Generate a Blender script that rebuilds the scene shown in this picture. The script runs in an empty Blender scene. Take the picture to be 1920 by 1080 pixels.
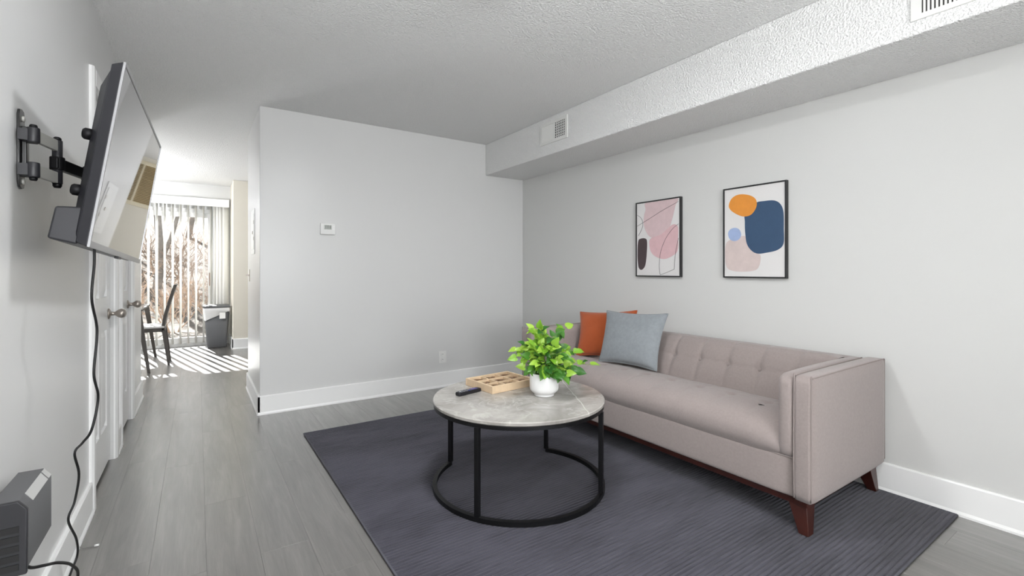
import bpy, bmesh, math, random
from mathutils import Vector, Matrix, Euler
from mathutils import noise as mnoise

random.seed(7)
SC = bpy.context.scene
COL = SC.collection
R = math.radians

# ------------------------------------------------------------------ camera
# x runs across the room (to the sofa wall), y runs down the hall, z up; camera stands at x=0, y=0
cam_d = bpy.data.cameras.new('camera')
cam = bpy.data.objects.new('camera', cam_d)
COL.objects.link(cam)
cam_d.sensor_width = 36.0
cam_d.lens = 876.0 / 1920.0 * 36.0
cam_d.shift_y = -(540 - 506) / 1920.0
cam_d.clip_start = 0.02
YAW = math.atan2(590, 876)
cam.location = (0, 0, 1.144)
cam.rotation_euler = (R(90), 0, -YAW)
SC.camera = cam

# ------------------------------------------------------------------ exposure, world, sun, window light
SC.view_settings.view_transform = 'Standard'
SC.view_settings.look = 'None'
SC.view_settings.gamma = 1.0
SC.view_settings.use_curve_mapping = False
SC.view_settings.exposure = 0.21

# daylight and added fill lamp strengths
LP = dict(front=112.0, kitchen=14.0, sun=30.0, sky=1.4, pendant=130.0, ceil=76.0, up=58.0)
UX, UY = 0.0, -0.42

world = bpy.data.worlds.new('sky')
SC.world = world
world.use_nodes = True
wn = world.node_tree.nodes
wn.clear()
wo = wn.new('ShaderNodeOutputWorld')
wb = wn.new('ShaderNodeBackground')
wb.inputs['Color'].default_value = (0.86, 0.92, 1.0, 1)
wb.inputs['Strength'].default_value = LP['sky']
world.node_tree.links.new(wb.outputs[0], wo.inputs[0])

sun_d = bpy.data.lights.new('sun', 'SUN')
sun = bpy.data.objects.new('sun', sun_d)
COL.objects.link(sun)
sun_d.energy = LP['sun']
sun_d.angle = R(0.6)
sun_d.color = (1.0, 0.985, 0.96)
sdir = Vector((0.23 * 0.79, -0.97 * 0.79, -0.615))
sun.rotation_euler = sdir.to_track_quat('-Z', 'Y').to_euler()


def area(name, loc, aim, sx, sy, power, color=(1, 1, 1)):
    d = bpy.data.lights.new(name, 'AREA')
    d.shape = 'RECTANGLE'
    d.size = sx
    d.size_y = sy
    d.energy = power
    d.color = color
    o = bpy.data.objects.new(name, d)
    COL.objects.link(o)
    o.location = loc
    o.rotation_euler = (Vector(aim) - Vector(loc)).to_track_quat('-Z', 'Y').to_euler()
    return o


# daylight of the front window, behind the camera (the window opening is built below)
area('front_window_daylight', (0.55, -3.06, 1.40), (0.35, 3.0, 5.2), 1.9, 1.5, LP['front'], (0.98, 0.99, 1.0))
# light of the added uplighter behind the camera, brightening the ceiling (lamp built below)
area('fill_uplight', (UX, UY, 1.28), (UX, UY, 3.0), 0.2, 0.2, LP['up'], (0.98, 0.99, 1.0))
# added fill lamp for the kitchen; the right-hand wall has no window
area('kitchen_fill', (2.88, 6.5, 1.5), (0.0, 6.5, 1.3), 1.2, 1.1, LP['kitchen'], (0.97, 0.99, 1.0))

# ------------------------------------------------------------------ materials


def lin(c):
    def f(u):
        u /= 255.0
        return u / 12.92 if u <= 0.04045 else ((u + 0.055) / 1.055) ** 2.4
    return (f(c[0]), f(c[1]), f(c[2]), 1.0)


class NT:
    """small node helper"""
    def __init__(self, m):
        self.t = m.node_tree
        self.n = m.node_tree.nodes

    def add(self, kind, **kw):
        n = self.n.new(kind)
        for k, v in kw.items():
            setattr(n, k, v)
        return n

    def link(self, a, b):
        self.t.links.new(a, b)


MATS = {}


def mat(name, col, rough=0.5, metal=0.0, spec=0.5, noise=0.0, nscale=8.0, stretch=(1, 1, 1), bump=0.0, bscale=60.0,
        bstretch=None, bdist=0.004, sheen=0.0, coat=0.0, trans=0.0, rand=0.0, emit=None):
    if name in MATS:
        return MATS[name]
    m = bpy.data.materials.new(name)
    m.use_nodes = True
    h = NT(m)
    b = h.n['Principled BSDF']
    c = lin(col)
    b.inputs['Base Color'].default_value = c
    b.inputs['Roughness'].default_value = rough
    b.inputs['Metallic'].default_value = metal
    b.inputs['Specular IOR Level'].default_value = spec
    b.inputs['Sheen Weight'].default_value = sheen
    b.inputs['Coat Weight'].default_value = coat
    b.inputs['Transmission Weight'].default_value = trans
    if emit:
        b.inputs['Emission Color'].default_value = lin(emit[0])
        b.inputs['Emission Strength'].default_value = emit[1]
    tc = h.add('ShaderNodeTexCoord')
    last = None
    if noise > 0 or rand > 0:
        rgb = h.add('ShaderNodeRGB')
        rgb.outputs[0].default_value = c
        last = rgb.outputs[0]
    if noise > 0:
        mp = h.add('ShaderNodeMapping')
        mp.inputs['Scale'].default_value = stretch
        h.link(tc.outputs['Object'], mp.inputs['Vector'])
        nz = h.add('ShaderNodeTexNoise')
        nz.inputs['Scale'].default_value = nscale
        nz.inputs['Detail'].default_value = 6
        nz.inputs['Roughness'].default_value = 0.6
        h.link(mp.outputs[0], nz.inputs['Vector'])
        mr = h.add('ShaderNodeMapRange')
        mr.inputs['From Min'].default_value = 0.3
        mr.inputs['From Max'].default_value = 0.7
        mr.inputs['To Min'].default_value = 1 - noise
        mr.inputs['To Max'].default_value = 1 + noise
        h.link(nz.outputs['Fac'], mr.inputs['Value'])
        vm = h.add('ShaderNodeVectorMath', operation='SCALE')
        h.link(last, vm.inputs[0])
        h.link(mr.outputs[0], vm.inputs['Scale'])
        last = vm.outputs[0]
    if rand > 0:
        oi = h.add('ShaderNodeObjectInfo')
        mr = h.add('ShaderNodeMapRange')
        mr.inputs['To Min'].default_value = 1 - rand
        mr.inputs['To Max'].default_value = 1 + rand
        h.link(oi.outputs['Random'], mr.inputs['Value'])
        vm = h.add('ShaderNodeVectorMath', operation='SCALE')
        h.link(last, vm.inputs[0])
        h.link(mr.outputs[0], vm.inputs['Scale'])
        last = vm.outputs[0]
    if last is not None:
        h.link(last, b.inputs['Base Color'])
    if bump > 0:
        mp = h.add('ShaderNodeMapping')
        mp.inputs['Scale'].default_value = bstretch or (1, 1, 1)
        h.link(tc.outputs['Object'], mp.inputs['Vector'])
        nz = h.add('ShaderNodeTexNoise')
        nz.inputs['Scale'].default_value = bscale
        nz.inputs['Detail'].default_value = 3
        h.link(mp.outputs[0], nz.inputs['Vector'])
        bp = h.add('ShaderNodeBump')
        bp.inputs['Strength'].default_value = bump
        bp.inputs['Distance'].default_value = bdist
        h.link(nz.outputs['Fac'], bp.inputs['Height'])
        h.link(bp.outputs[0], b.inputs['Normal'])
    MATS[name] = m
    return m


M_WALL = mat('wall_paint', (215, 215, 213), 0.42, spec=0.35, bump=0.12, bscale=26, bdist=0.003)
M_WALLG = mat('wall_paint_gloss', (221, 221, 220), 0.30, spec=0.5, bump=0.22, bscale=9, bstretch=(1, 1, .5), bdist=0.004)
M_BEIGE = mat('kitchen_paint', (224, 219, 206), 0.5, spec=0.3)
M_CEIL = mat('popcorn_ceiling', (242, 242, 241), 0.95, spec=0.1, bump=1.0, bscale=110, bdist=0.013)
M_TRIM = mat('trim_paint', (246, 246, 245), 0.32, spec=0.5)
M_DOOR = mat('door_paint', (236, 236, 235), 0.30, spec=0.5)
M_NICK = mat('satin_nickel', (176, 168, 160), 0.36, 0.9)
M_BLACK = mat('black_metal', (26, 26, 28), 0.45, 0.6)
M_DARKP = mat('dark_plastic', (40, 40, 44), 0.42)
M_GREYP = mat('grey_plastic', (92, 92, 94), 0.5)
M_SILV = mat('brushed_steel', (190, 189, 183), 0.4, 0.15)
M_WHITEP = mat('white_plastic', (236, 236, 234), 0.4)
M_RUBBER = mat('black_rubber', (18, 18, 19), 0.5)


def floor_mat():
    m = bpy.data.materials.new('vinyl_plank')
    m.use_nodes = True
    h = NT(m)
    b = h.n['Principled BSDF']
    tc = h.add('ShaderNodeTexCoord')
    oi = h.add('ShaderNodeObjectInfo')
    off = h.add('ShaderNodeVectorMath', operation='SCALE')
    cv = h.add('ShaderNodeCombineXYZ')
    h.link(oi.outputs['Random'], cv.inputs[0])
    h.link(oi.outputs['Random'], cv.inputs[1])
    off.inputs['Scale'].default_value = 37.0
    h.link(cv.outputs[0], off.inputs[0])
    ad = h.add('ShaderNodeVectorMath', operation='ADD')
    h.link(tc.outputs['Object'], ad.inputs[0])
    h.link(off.outputs[0], ad.inputs[1])

    def grain(sx, sy, scale, det):
        mp = h.add('ShaderNodeMapping')
        mp.inputs['Scale'].default_value = (sx, sy, 1)
        h.link(ad.outputs[0], mp.inputs['Vector'])
        nz = h.add('ShaderNodeTexNoise')
        nz.inputs['Scale'].default_value = scale
        nz.inputs['Detail'].default_value = det
        nz.inputs['Roughness'].default_value = 0.62
        nz.inputs['Distortion'].default_value = 0.5
        h.link(mp.outputs[0], nz.inputs['Vector'])
        return nz.outputs['Fac']
    g1 = grain(9, 0.8, 2.2, 8)
    g2 = grain(60, 2.0, 3.0, 4)
    mx = h.add('ShaderNodeMath', operation='MULTIPLY_ADD')
    mx.inputs[1].default_value = 0.35
    h.link(g2, mx.inputs[0])
    h.link(g1, mx.inputs[2])
    rr = h.add('ShaderNodeMath', operation='MULTIPLY_ADD')
    rr.inputs[1].default_value = 0.07
    h.link(oi.outputs['Random'], rr.inputs[0])
    h.link(mx.outputs[0], rr.inputs[2])
    cr = h.add('ShaderNodeValToRGB')
    e = cr.color_ramp.elements
    e[0].position = 0.46
    e[0].color = lin((78, 75, 72))
    e[1].position = 0.98
    e[1].color = lin((116, 112, 108))
    m1 = e.new(0.70)
    m1.color = lin((95, 92, 88))
    h.link(rr.outputs[0], cr.inputs[0])
    h.link(cr.outputs[0], b.inputs['Base Color'])
    b.inputs['Roughness'].default_value = 0.34
    b.inputs['Specular IOR Level'].default_value = 0.9
    b.inputs['Coat Weight'].default_value = 1.0
    b.inputs['Coat IOR'].default_value = 1.7
    b.inputs['Coat Roughness'].default_value = 0.26
    bp = h.add('ShaderNodeBump')
    bp.inputs['Strength'].default_value = 0.12
    bp.inputs['Distance'].default_value = 0.002
    h.link(g2, bp.inputs['Height'])
    h.link(bp.outputs[0], b.inputs['Normal'])
    return m


M_FLOOR = floor_mat()
M_SUB = mat('floor_base', (90, 87, 84), 0.7)

# ------------------------------------------------------------------ mesh helpers


class MB:
    def __init__(self):
        self.v = []
        self.f = []
        self.s = []

    def add(self, vs, fs, smooth=False):
        k = len(self.v)
        self.v += [Vector(p) for p in vs]
        self.f += [tuple(i + k for i in f) for f in fs]
        self.s += [smooth] * len(fs)
        return self

    def box(self, x0, x1, y0, y1, z0, z1):
        vs = [(x0, y0, z0), (x1, y0, z0), (x1, y1, z0), (x0, y1, z0), (x0, y0, z1), (x1, y0, z1), (x1, y1, z1), (x0, y1, z1)]
        return self.add(vs, [(0, 3, 2, 1), (4, 5, 6, 7), (0, 1, 5, 4), (1, 2, 6, 5), (2, 3, 7, 6), (3, 0, 4, 7)])

    def hexa(self, b, t):
        """b, t: four bottom and four top points, counter-clockwise from above"""
        return self.add(list(b) + list(t), [(0, 3, 2, 1), (4, 5, 6, 7), (0, 1, 5, 4), (1, 2, 6, 5), (2, 3, 7, 6), (3, 0, 4, 7)])

    def tube(self, pts, r, n=8, closed=False, cap=True):
        pts = [Vector(p) for p in pts]
        N = len(pts)
        rs = r if isinstance(r, (list, tuple)) else [r] * N
        ref = None
        rings = []
        for i, p in enumerate(pts):
            if closed:
                t = pts[(i + 1) % N] - pts[i - 1]
            else:
                t = pts[min(i + 1, N - 1)] - pts[max(i - 1, 0)]
            t.normalize()
            if ref is None:
                ref = Vector((0, 0, 1)) if abs(t.z) < 0.9 else Vector((1, 0, 0))
            a = ref - t * ref.dot(t)
            a.normalize()
            ref = a
            bb = t.cross(a)
            rings.append([p + (a * math.cos(2 * math.pi * k / n) + bb * math.sin(2 * math.pi * k / n)) * rs[i] for k in range(n)])
        vs = [q for rg in rings for q in rg]
        fs = []
        for i in range(N if closed else N - 1):
            j = (i + 1) % N
            for k in range(n):
                fs.append((i * n + k, i * n + (k + 1) % n, j * n + (k + 1) % n, j * n + k))
        self.add(vs, fs, True)
        if cap and not closed:
            k0 = len(self.v) - len(vs)
            self.f.append(tuple(k0 + k for k in reversed(range(n))))
            self.f.append(tuple(k0 + (N - 1) * n + k for k in range(n)))
            self.s += [False, False]
        return self

    def lathe(self, prof, c=(0, 0, 0), n=32, axis='z', smooth=True):
        """prof: (radius, height) pairs"""
        vs = []
        for r, hh in prof:
            for k in range(n):
                a = 2 * math.pi * k / n
                p = (r * math.cos(a), r * math.sin(a), hh)
                if axis == 'x':
                    p = (p[2], p[0], p[1])
                elif axis == 'y':
                    p = (p[1], p[2], p[0])
                vs.append(Vector(p) + Vector(c))
        fs = []
        for i in range(len(prof) - 1):
            for k in range(n):
                fs.append((i * n + k, i * n + (k + 1) % n, (i + 1) * n + (k + 1) % n, (i + 1) * n + k))
        self.add(vs, fs, smooth)
        k0 = len(self.v) - len(vs)
        if prof[0][0] > 1e-5:
            self.f.append(tuple(k0 + k for k in reversed(range(n))))
            self.s.append(False)
        if prof[-1][0] > 1e-5:
            self.f.append(tuple(k0 + (len(prof) - 1) * n + k for k in range(n)))
            self.s.append(False)
        return self

    def prism(self, poly, axis, a, b):
        """extrude a 2-D polygon: axis 'x' -> poly in (y,z); 'y' -> (x,z); 'z' -> (x,y)"""
        n = len(poly)

        def mk(p, q):
            return (q, p[0], p[1]) if axis == 'x' else ((p[0], q, p[1]) if axis == 'y' else (p[0], p[1], q))
        vs = [mk(p, a) for p in poly] + [mk(p, b) for p in poly]
        fs = [tuple(reversed(range(n))), tuple(range(n, 2 * n))]
        for k in range(n):
            fs.append((k, (k + 1) % n, n + (k + 1) % n, n + k))
        return self.add(vs, fs)

    def grid(self, fn, nu, nv, smooth=True):
        vs = [fn(i / nu, j / nv) for j in range(nv + 1) for i in range(nu + 1)]
        fs = []
        for j in range(nv):
            for i in range(nu):
                a = j * (nu + 1) + i
                fs.append((a, a + 1, a + nu + 2, a + nu + 1))
        return self.add(vs, fs, smooth)


ORG = {}


def build(name, mb, m, parent=None, bevel=0.0, seg=2, smooth=None, recalc=True, loc=None):
    org = ORG[parent] if parent is not None else (Vector(loc) if loc is not None else Vector((0, 0, 0)))
    me = bpy.data.meshes.new(name)
    me.from_pydata([tuple(p - org) for p in mb.v], [], mb.f)
    for p, s in zip(me.polygons, mb.s):
        p.use_smooth = s if smooth is None else smooth
    if recalc:
        b = bmesh.new()
        b.from_mesh(me)
        bmesh.ops.recalc_face_normals(b, faces=b.faces)
        b.to_mesh(me)
        b.free()
    me.materials.append(m)
    o = bpy.data.objects.new(name, me)
    COL.objects.link(o)
    if parent is not None:
        o.parent = parent
    else:
        o.location = org
    ORG[o] = org
    if bevel > 0:
        md = o.modifiers.new('bevel', 'BEVEL')
        md.width = bevel
        md.segments = seg
        md.limit_method = 'ANGLE'
        md.angle_limit = R(40)
        for p in me.polygons:
            p.use_smooth = True
        if hasattr(md, 'harden_normals'):
            md.harden_normals = True
    return o


def thing(name, label, cat, loc=(0, 0, 0), group=None):
    o = bpy.data.objects.new(name, None)
    COL.objects.link(o)
    o.location = loc
    o.empty_display_size = 0.05
    ORG[o] = Vector(loc)
    return tag(o, label, cat, group)


def tag(o, label, cat, group=None, kind=None):
    o['label'] = label
    o['category'] = cat
    if group:
        o['group'] = group
    if kind:
        o['kind'] = kind
    return o


def struct(name, mb, m, label=None, cat=None, bevel=0.0, parent=None):
    o = build(name, mb, m, parent, bevel)
    if parent is None:
        o['kind'] = 'structure'
        if label:
            o['label'] = label
        if cat:
            o['category'] = cat
    return o


def copy_part(o, parent, loc=None, rot=None, scale=None):
    c = o.copy()
    COL.objects.link(c)
    c.parent = parent
    if loc is not None:
        c.location = loc
    if rot is not None:
        c.rotation_euler = rot
    if scale is not None:
        c.scale = scale
    ORG[c] = ORG.get(parent, Vector((0, 0, 0)))
    return c


def bx(*a):
    return MB().box(*a)


def smooth_curve(pts, n=8, closed=False):
    """Catmull-Rom through pts"""
    P = [Vector(p) for p in pts]
    N = len(P)
    out = []
    for i in range(N if closed else N - 1):
        if closed:
            p0, p1, p2, p3 = P[i - 1], P[i], P[(i + 1) % N], P[(i + 2) % N]
        else:
            p0, p1, p2, p3 = P[max(i - 1, 0)], P[i], P[i + 1], P[min(i + 2, N - 1)]
        for k in range(n):
            t = k / n
            out.append(0.5 * ((2 * p1) + (p2 - p0) * t + (2 * p0 - 5 * p1 + 4 * p2 - p3) * t * t + (3 * p1 - p0 - 3 * p2 + p3) * t ** 3))
    if not closed:
        out.append(P[-1])
    return out


# ------------------------------------------------------------------ the setting
XL, XR = -0.42, 2.95          # left wall, sofa wall
YM = 4.167                    # face of the middle wall
XP, YP = 0.408, 5.20          # hall side and far end of the partition
YE = 5.35                     # far end of the left wall
YK = 7.83                     # beige kitchen wall
YF = 8.50                     # glazed far wall
YN = -3.2                     # front wall behind the camera
XD = -2.7                     # dining room's left wall
H = 2.44

fl = struct('floor', bx(XD - .1, XR + .1, YN - .1, YF + .1, -0.12, -0.006), M_SUB, 'grey wood-look vinyl plank floor', 'floor')


def planks():
    """vinyl planks laid down the hall, each its own child of the floor"""
    cache = {}
    W, L = 0.182, 1.22
    rnd = random.Random(3)
    i = 0
    x = XD
    while x < XR - 0.001:
        x1 = min(x + W, XR)
        hall = x1 > XL - 0.02
        y0lim = YN if hall else YE
        y = y0lim - rnd.random() * L
        while y < YF - 0.001:
            ya, yb = max(y, y0lim), min(y + L, YF)
            y += L
            if yb - ya < 0.01:
                continue
            if ya >= YK and x > XP + .02:
                continue
            if ya > YM and yb < YP and x > XP + .05:
                continue
            if yb < -0.3 and x > 1.4:
                pass
            key = (round(x1 - x, 3), round(yb - ya, 3))
            if key not in cache:
                w, l, g = x1 - x, yb - ya, 0.00015
                mb = MB()
                e = 0.0005
                mb.hexa([(g, g, -.006), (w - g, g, -.006), (w - g, l - g, -.006), (g, l - g, -.006)],
                        [(g, g, -e), (w - g, g, -e), (w - g, l - g, -e), (g, l - g, -e)])
                mb.hexa([(g, g, -e), (w - g, g, -e), (w - g, l - g, -e), (g, l - g, -e)],
                        [(g + e, g + e, 0), (w - g - e, g + e, 0), (w - g - e, l - g - e, 0), (g + e, l - g - e, 0)])
                me = bpy.data.meshes.new('plank')
                me.from_pydata([tuple(p) for p in mb.v], [], mb.f)
                me.materials.append(M_FLOOR)
                cache[key] = me
            o = bpy.data.objects.new('plank', cache[key])
            COL.objects.link(o)
            o.parent = fl
            o.location = (x, ya, 0)
            i += 1
        x += W
    return i


planks()

struct('ceiling', bx(XD - .1, XR + .1, YN - .1, YF + .1, H, H + .1), M_CEIL, 'white popcorn textured ceiling', 'ceiling')
struct('ceiling_soffit', bx(2.474, XR, -1.15, YM, 2.12, H), M_CEIL, 'boxed white textured soffit running above the sofa wall', 'soffit', bevel=.008)

# left wall with two recessed door openings
D1 = (2.99, 3.69)
D2 = (3.985, 4.60)
DH = 2.03


def wall_left():
    mb = MB()
    mb.box(XL - .22, XL - .06, YN, YE, 0, H)
    ys = [YN, D1[0], D1[1], D2[0], D2[1], YE]
    for k in (0, 2, 4):
        mb.box(XL - .06, XL, ys[k], ys[k + 1], 0, H)
    for d in (D1, D2):
        mb.box(XL - .06, XL, d[0], d[1], DH, H)
    return mb


struct('wall_left', wall_left(), M_WALLG, 'glossy light grey wall down the left side of the hall', 'wall')
struct('wall_middle', bx(XP, XR, YM, YP, 0, H), M_WALLG, 'light grey partition wall facing the room with the thermostat', 'wall', bevel=.004)
struct('wall_right', bx(XR, XR + .12, YN - .12, YF + .12, 0, H), M_WALL, 'light grey wall behind the sofa', 'wall')
struct('wall_kitchen', bx(XP + .02, XR, YK, YF, 0, H), M_BEIGE, 'beige wall beside the glazed door at the far end', 'wall', bevel=.004)
struct('wall_dining', bx(XD - .12, XD, YE - .12, YF + .12, 0, H), M_WALL, 'dining room side wall hidden by the hall', 'wall')
struct('wall_return', bx(XD, XL - .22, YE - .12, YE, 0, H), M_WALL, 'dining room wall behind the hall closets', 'wall')

# far wall with the sliding glass door opening
OX0, OX1, OZ = -1.66, 0.235, 2.06


def wall_far():
    mb = MB()
    mb.box(XD, OX0, YF, YF + .12, 0, H)
    mb.box(OX1, XP + .02, YF, YF + .12, 0, H)
    mb.box(OX0, OX1, YF, YF + .12, OZ, H)
    return mb


struct('wall_far', wall_far(), M_WALL, 'far dining wall around the sliding glass door', 'wall')

# front wall with a wide window behind the camera
WX0, WX1, WZ0, WZ1 = -0.40, 1.60, 0.65, 2.15


def wall_front():
    mb = MB()
    mb.box(XL - .22, WX0, YN - .12, YN, 0, H)
    mb.box(WX1, XR, YN - .12, YN, 0, H)
    mb.box(WX0, WX1, YN - .12, YN, 0, WZ0)
    mb.box(WX0, WX1, YN - .12, YN, WZ1, H)
    return mb


struct('wall_light_blocker', bx(1.75, XR, YN, -1.15, 0, H), M_WALL, 'added unseen block shading the sofa wall from the front window', 'wall')  # unseen block added to keep window light off the near sofa wall
struct('wall_front', wall_front(), M_WALL, 'front wall behind the camera with a wide window', 'wall')


def glass_mat():
    m = bpy.data.materials.new('clear_glass')
    m.use_nodes = True
    h = NT(m)
    h.n.clear()
    out = h.add('ShaderNodeOutputMaterial')
    tr = h.add('ShaderNodeBsdfTransparent')
    tr.inputs[0].default_value = (0.97, 0.98, 0.98, 1)
    gl = h.add('ShaderNodeBsdfGlossy')
    gl.inputs['Roughness'].default_value = 0.02
    fr = h.add('ShaderNodeFresnel')
    fr.inputs['IOR'].default_value = 1.16
    mx = h.add('ShaderNodeMixShader')
    h.link(fr.outputs[0], mx.inputs[0])
    h.link(tr.outputs[0], mx.inputs[1])
    h.link(gl.outputs[0], mx.inputs[2])
    h.link(mx.outputs[0], out.inputs[0])
    return m


M_GLASS = glass_mat()

w = struct('window_1', MB().box(WX0, WX1, YN - .10, YN - .04, WZ0, WZ0 + .06).box(WX0, WX1, YN - .10, YN - .04, WZ1 - .06, WZ1)
           .box(WX0, WX0 + .05, YN - .10, YN - .04, WZ0 + .06, WZ1 - .06).box(WX1 - .05, WX1, YN - .10, YN - .04, WZ0 + .06, WZ1 - .06)
           .box(.575, .625, YN - .10, YN - .04, WZ0 + .06, WZ1 - .06), M_TRIM, 'wide white framed front window behind the camera', 'window')
build('pane', bx(WX0 + .05, .575, YN - .075, YN - .069, WZ0 + .06, WZ1 - .06), M_GLASS, w)
build('pane', bx(.625, WX1 - .05, YN - .075, YN - .069, WZ0 + .06, WZ1 - .06), M_GLASS, w)

# baseboards (with a small shoe moulding)
BH = 0.15


def base_run(name, axis, face, sgn, a, b, label):
    """axis: direction the wall runs; face: wall face coordinate; sgn: side the room is on"""
    p = [(0, 0), (.020 * sgn, 0), (.020 * sgn, .010), (.0135 * sgn, .022), (.0135 * sgn, BH - .006), (.009 * sgn, BH), (0, BH)]
    p = [(face + q[0], q[1]) for q in p]
    mb = MB().prism(p, axis, a, b)
    return struct(name, mb, M_TRIM, label, 'baseboard')


base_run('baseboard_middle', 'x', YM, -1, XP - .0135, XR - .02, 'tall white baseboard along the middle wall')
base_run('baseboard_right', 'y', XR, -1, -1.15, YM, 'tall white baseboard along the sofa wall')
base_run('baseboard_hall', 'y', XP, -1, YM - .0135, YP, 'white baseboard on the hall side of the partition')
base_run('baseboard_kitchen', 'x', YK, -1, XP + .0065, 2.9, 'white baseboard under the beige kitchen wall')
base_run('baseboard_pillar', 'y', XP + .02, -1, YK - .0135, YF, 'short white baseboard beside the waste bin')
CW = 0.075
base_run('baseboard_left', 'y', XL, 1, YN, D1[0] - CW, 'white baseboard on the left wall below the television')
base_run('baseboard_closets', 'y', XL, 1, D1[1] + CW, D2[0] - CW, 'short white baseboard between the two closet doors')
base_run('baseboard_end', 'y', XL, 1, D2[1] + CW, YE, 'white baseboard past the farther closet door')

# ------------------------------------------------------------------ doors


def casing(name, d, label):
    mb = MB()
    t = .018
    mb.prism([(XL, d[0]), (XL + .008, d[0]), (XL + t, d[0] - .02), (XL + t, d[0] - CW + .012), (XL + .01, d[0] - CW), (XL, d[0] - CW)], 'z', 0, DH + CW)
    mb.prism([(XL, d[1]), (XL, d[1] + CW), (XL + .01, d[1] + CW), (XL + t, d[1] + CW - .012), (XL + t, d[1] + .02), (XL + .008, d[1])], 'z', 0, DH + CW)
    mb.prism([(XL, DH), (XL + .008, DH), (XL + t, DH + .02), (XL + t, DH + CW - .012), (XL + .01, DH + CW), (XL, DH + CW)], 'y', d[0], d[1]) if False else None
    mb.box(XL, XL + t - .001, d[0], d[1], DH, DH + CW)
    # stop inside the jamb
    return struct(name, mb, M_TRIM, label, 'door trim')


casing('trim_1', D1, 'white casing around the nearer closet door')
casing('trim_2', D2, 'white casing around the farther closet door')


def door(name, d, label, knob_y, hinge_y):
    x1 = XL - .016
    y0, y1 = d[0] + .004, d[1] - .004
    w = y1 - y0
    xs = [y0, y0 + w * .17, y0 + w * .455, y0 + w * .545, y0 + w * .83, y1]
    zs = [.02, .24, .80, .99, 1.62, 1.70, 1.93, DH - .004]
    mb = MB()
    # stiles and rails in front, a recessed back plate behind
    mb.box(x1 - .036, x1 - .012, y0, y1, zs[0], zs[-1])
    for k in (0, 2, 4):
        mb.box(x1 - .012, x1, xs[k], xs[k + 1], zs[0], zs[-1])
    for k in (0, 2, 4, 6):
        for a, b in ((1, 2), (3, 4)):
            mb.box(x1 - .012, x1, xs[a], xs[b], zs[k], zs[k + 1])
    o = struct(name, mb, M_DOOR, label, 'door')
    for a, b in ((1, 2), (3, 4)):
        for k in (1, 3, 5):
            i, s = .008, .030
            p = MB()
            ya, yb, za, zb = xs[a] + i, xs[b] - i, zs[k] + i, zs[k + 1] - i
            p.add([(x1 - .012, ya, za), (x1 - .012, yb, za), (x1 - .012, yb, zb), (x1 - .012, ya, zb),
                   (x1 - .002, ya + s, za + s), (x1 - .002, yb - s, za + s), (x1 - .002, yb - s, zb - s), (x1 - .002, ya + s, zb - s)],
                  [(4, 5, 6, 7), (0, 1, 5, 4), (1, 2, 6, 5), (2, 3, 7, 6), (3, 0, 4, 7)])
            build('panel', p, M_DOOR, o)
    k = MB().lathe([(.031, 0), (.031, .004), (.024, .010), (.012, .013), (.0105, .030), (.014, .036), (.023, .046), (.0275, .058), (.026, .070), (.018, .079), (.006, .083), (0, .0835)],
                   (x1, knob_y, .885), 28, 'x')
    kn = build('knob', k, M_NICK, o)
    kn['label'] = 'round satin nickel knob'
    for z in (.27, 1.84):
        hb = MB().tube([(XL + .004, hinge_y, z - .05), (XL + .004, hinge_y, z + .05)], .0065, 8)
        hb.box(x1, x1 + .003, hinge_y, hinge_y + .03, z - .045, z + .045)
        build('hinge', hb, M_NICK, o)
    return o


door('door_1', D1, 'nearer white panelled closet door with nickel knob', D1[1] - .075, D1[0] + .006)
door('door_2', D2, 'farther white panelled closet door with nickel knob', D2[1] - .075, D2[0] + .006)

# ------------------------------------------------------------------ sliding glass door and vertical blinds
M_ALU = mat('aluminium_frame', (206, 206, 204), 0.45, 0.2)


def sliding_door():
    mb = MB()
    y0, y1 = YF + .02, YF + .11
    mb.box(OX0, OX1, y0, y1, 0, .05)
    mb.box(OX0, OX1, y0, y1, OZ - .05, OZ)
    mb.box(OX0, OX0 + .045, y0, y1, .05, OZ - .05)
    mb.box(OX1 - .045, OX1, y0, y1, .05, OZ - .05)
    o = struct('door_3', mb, M_ALU, 'sliding glass patio door behind vertical blinds', 'door')
    xm = (OX0 + OX1) / 2
    for a, b, yy in ((OX0 + .045, xm + .03, YF + .075), (xm - .03, OX1 - .045, YF + .04)):
        s = MB()
        s.box(a, b, yy, yy + .03, .05, .13).box(a, b, yy, yy + .03, OZ - .12, OZ - .05)
        s.box(a, a + .055, yy, yy + .03, .13, OZ - .12).box(b - .055, b, yy, yy + .03, .13, OZ - .12)
        so = build('sash', s, M_ALU, o)
        build('pane', bx(a + .055, b - .055, yy + .012, yy + .018, .13, OZ - .12), M_GLASS, so)
    hnd = MB().box(OX1 - .085, OX1 - .06, YF + .012, YF + .04, .90, 1.10)
    ho = build('handle', hnd, mat('bronze_handle', (120, 92, 74), .4, .3), o, bevel=.004)
    ho['label'] = 'brown pull handle'


sliding_door()

M_SLAT = mat('blind_vinyl', (240, 239, 234), 0.55)


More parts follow.
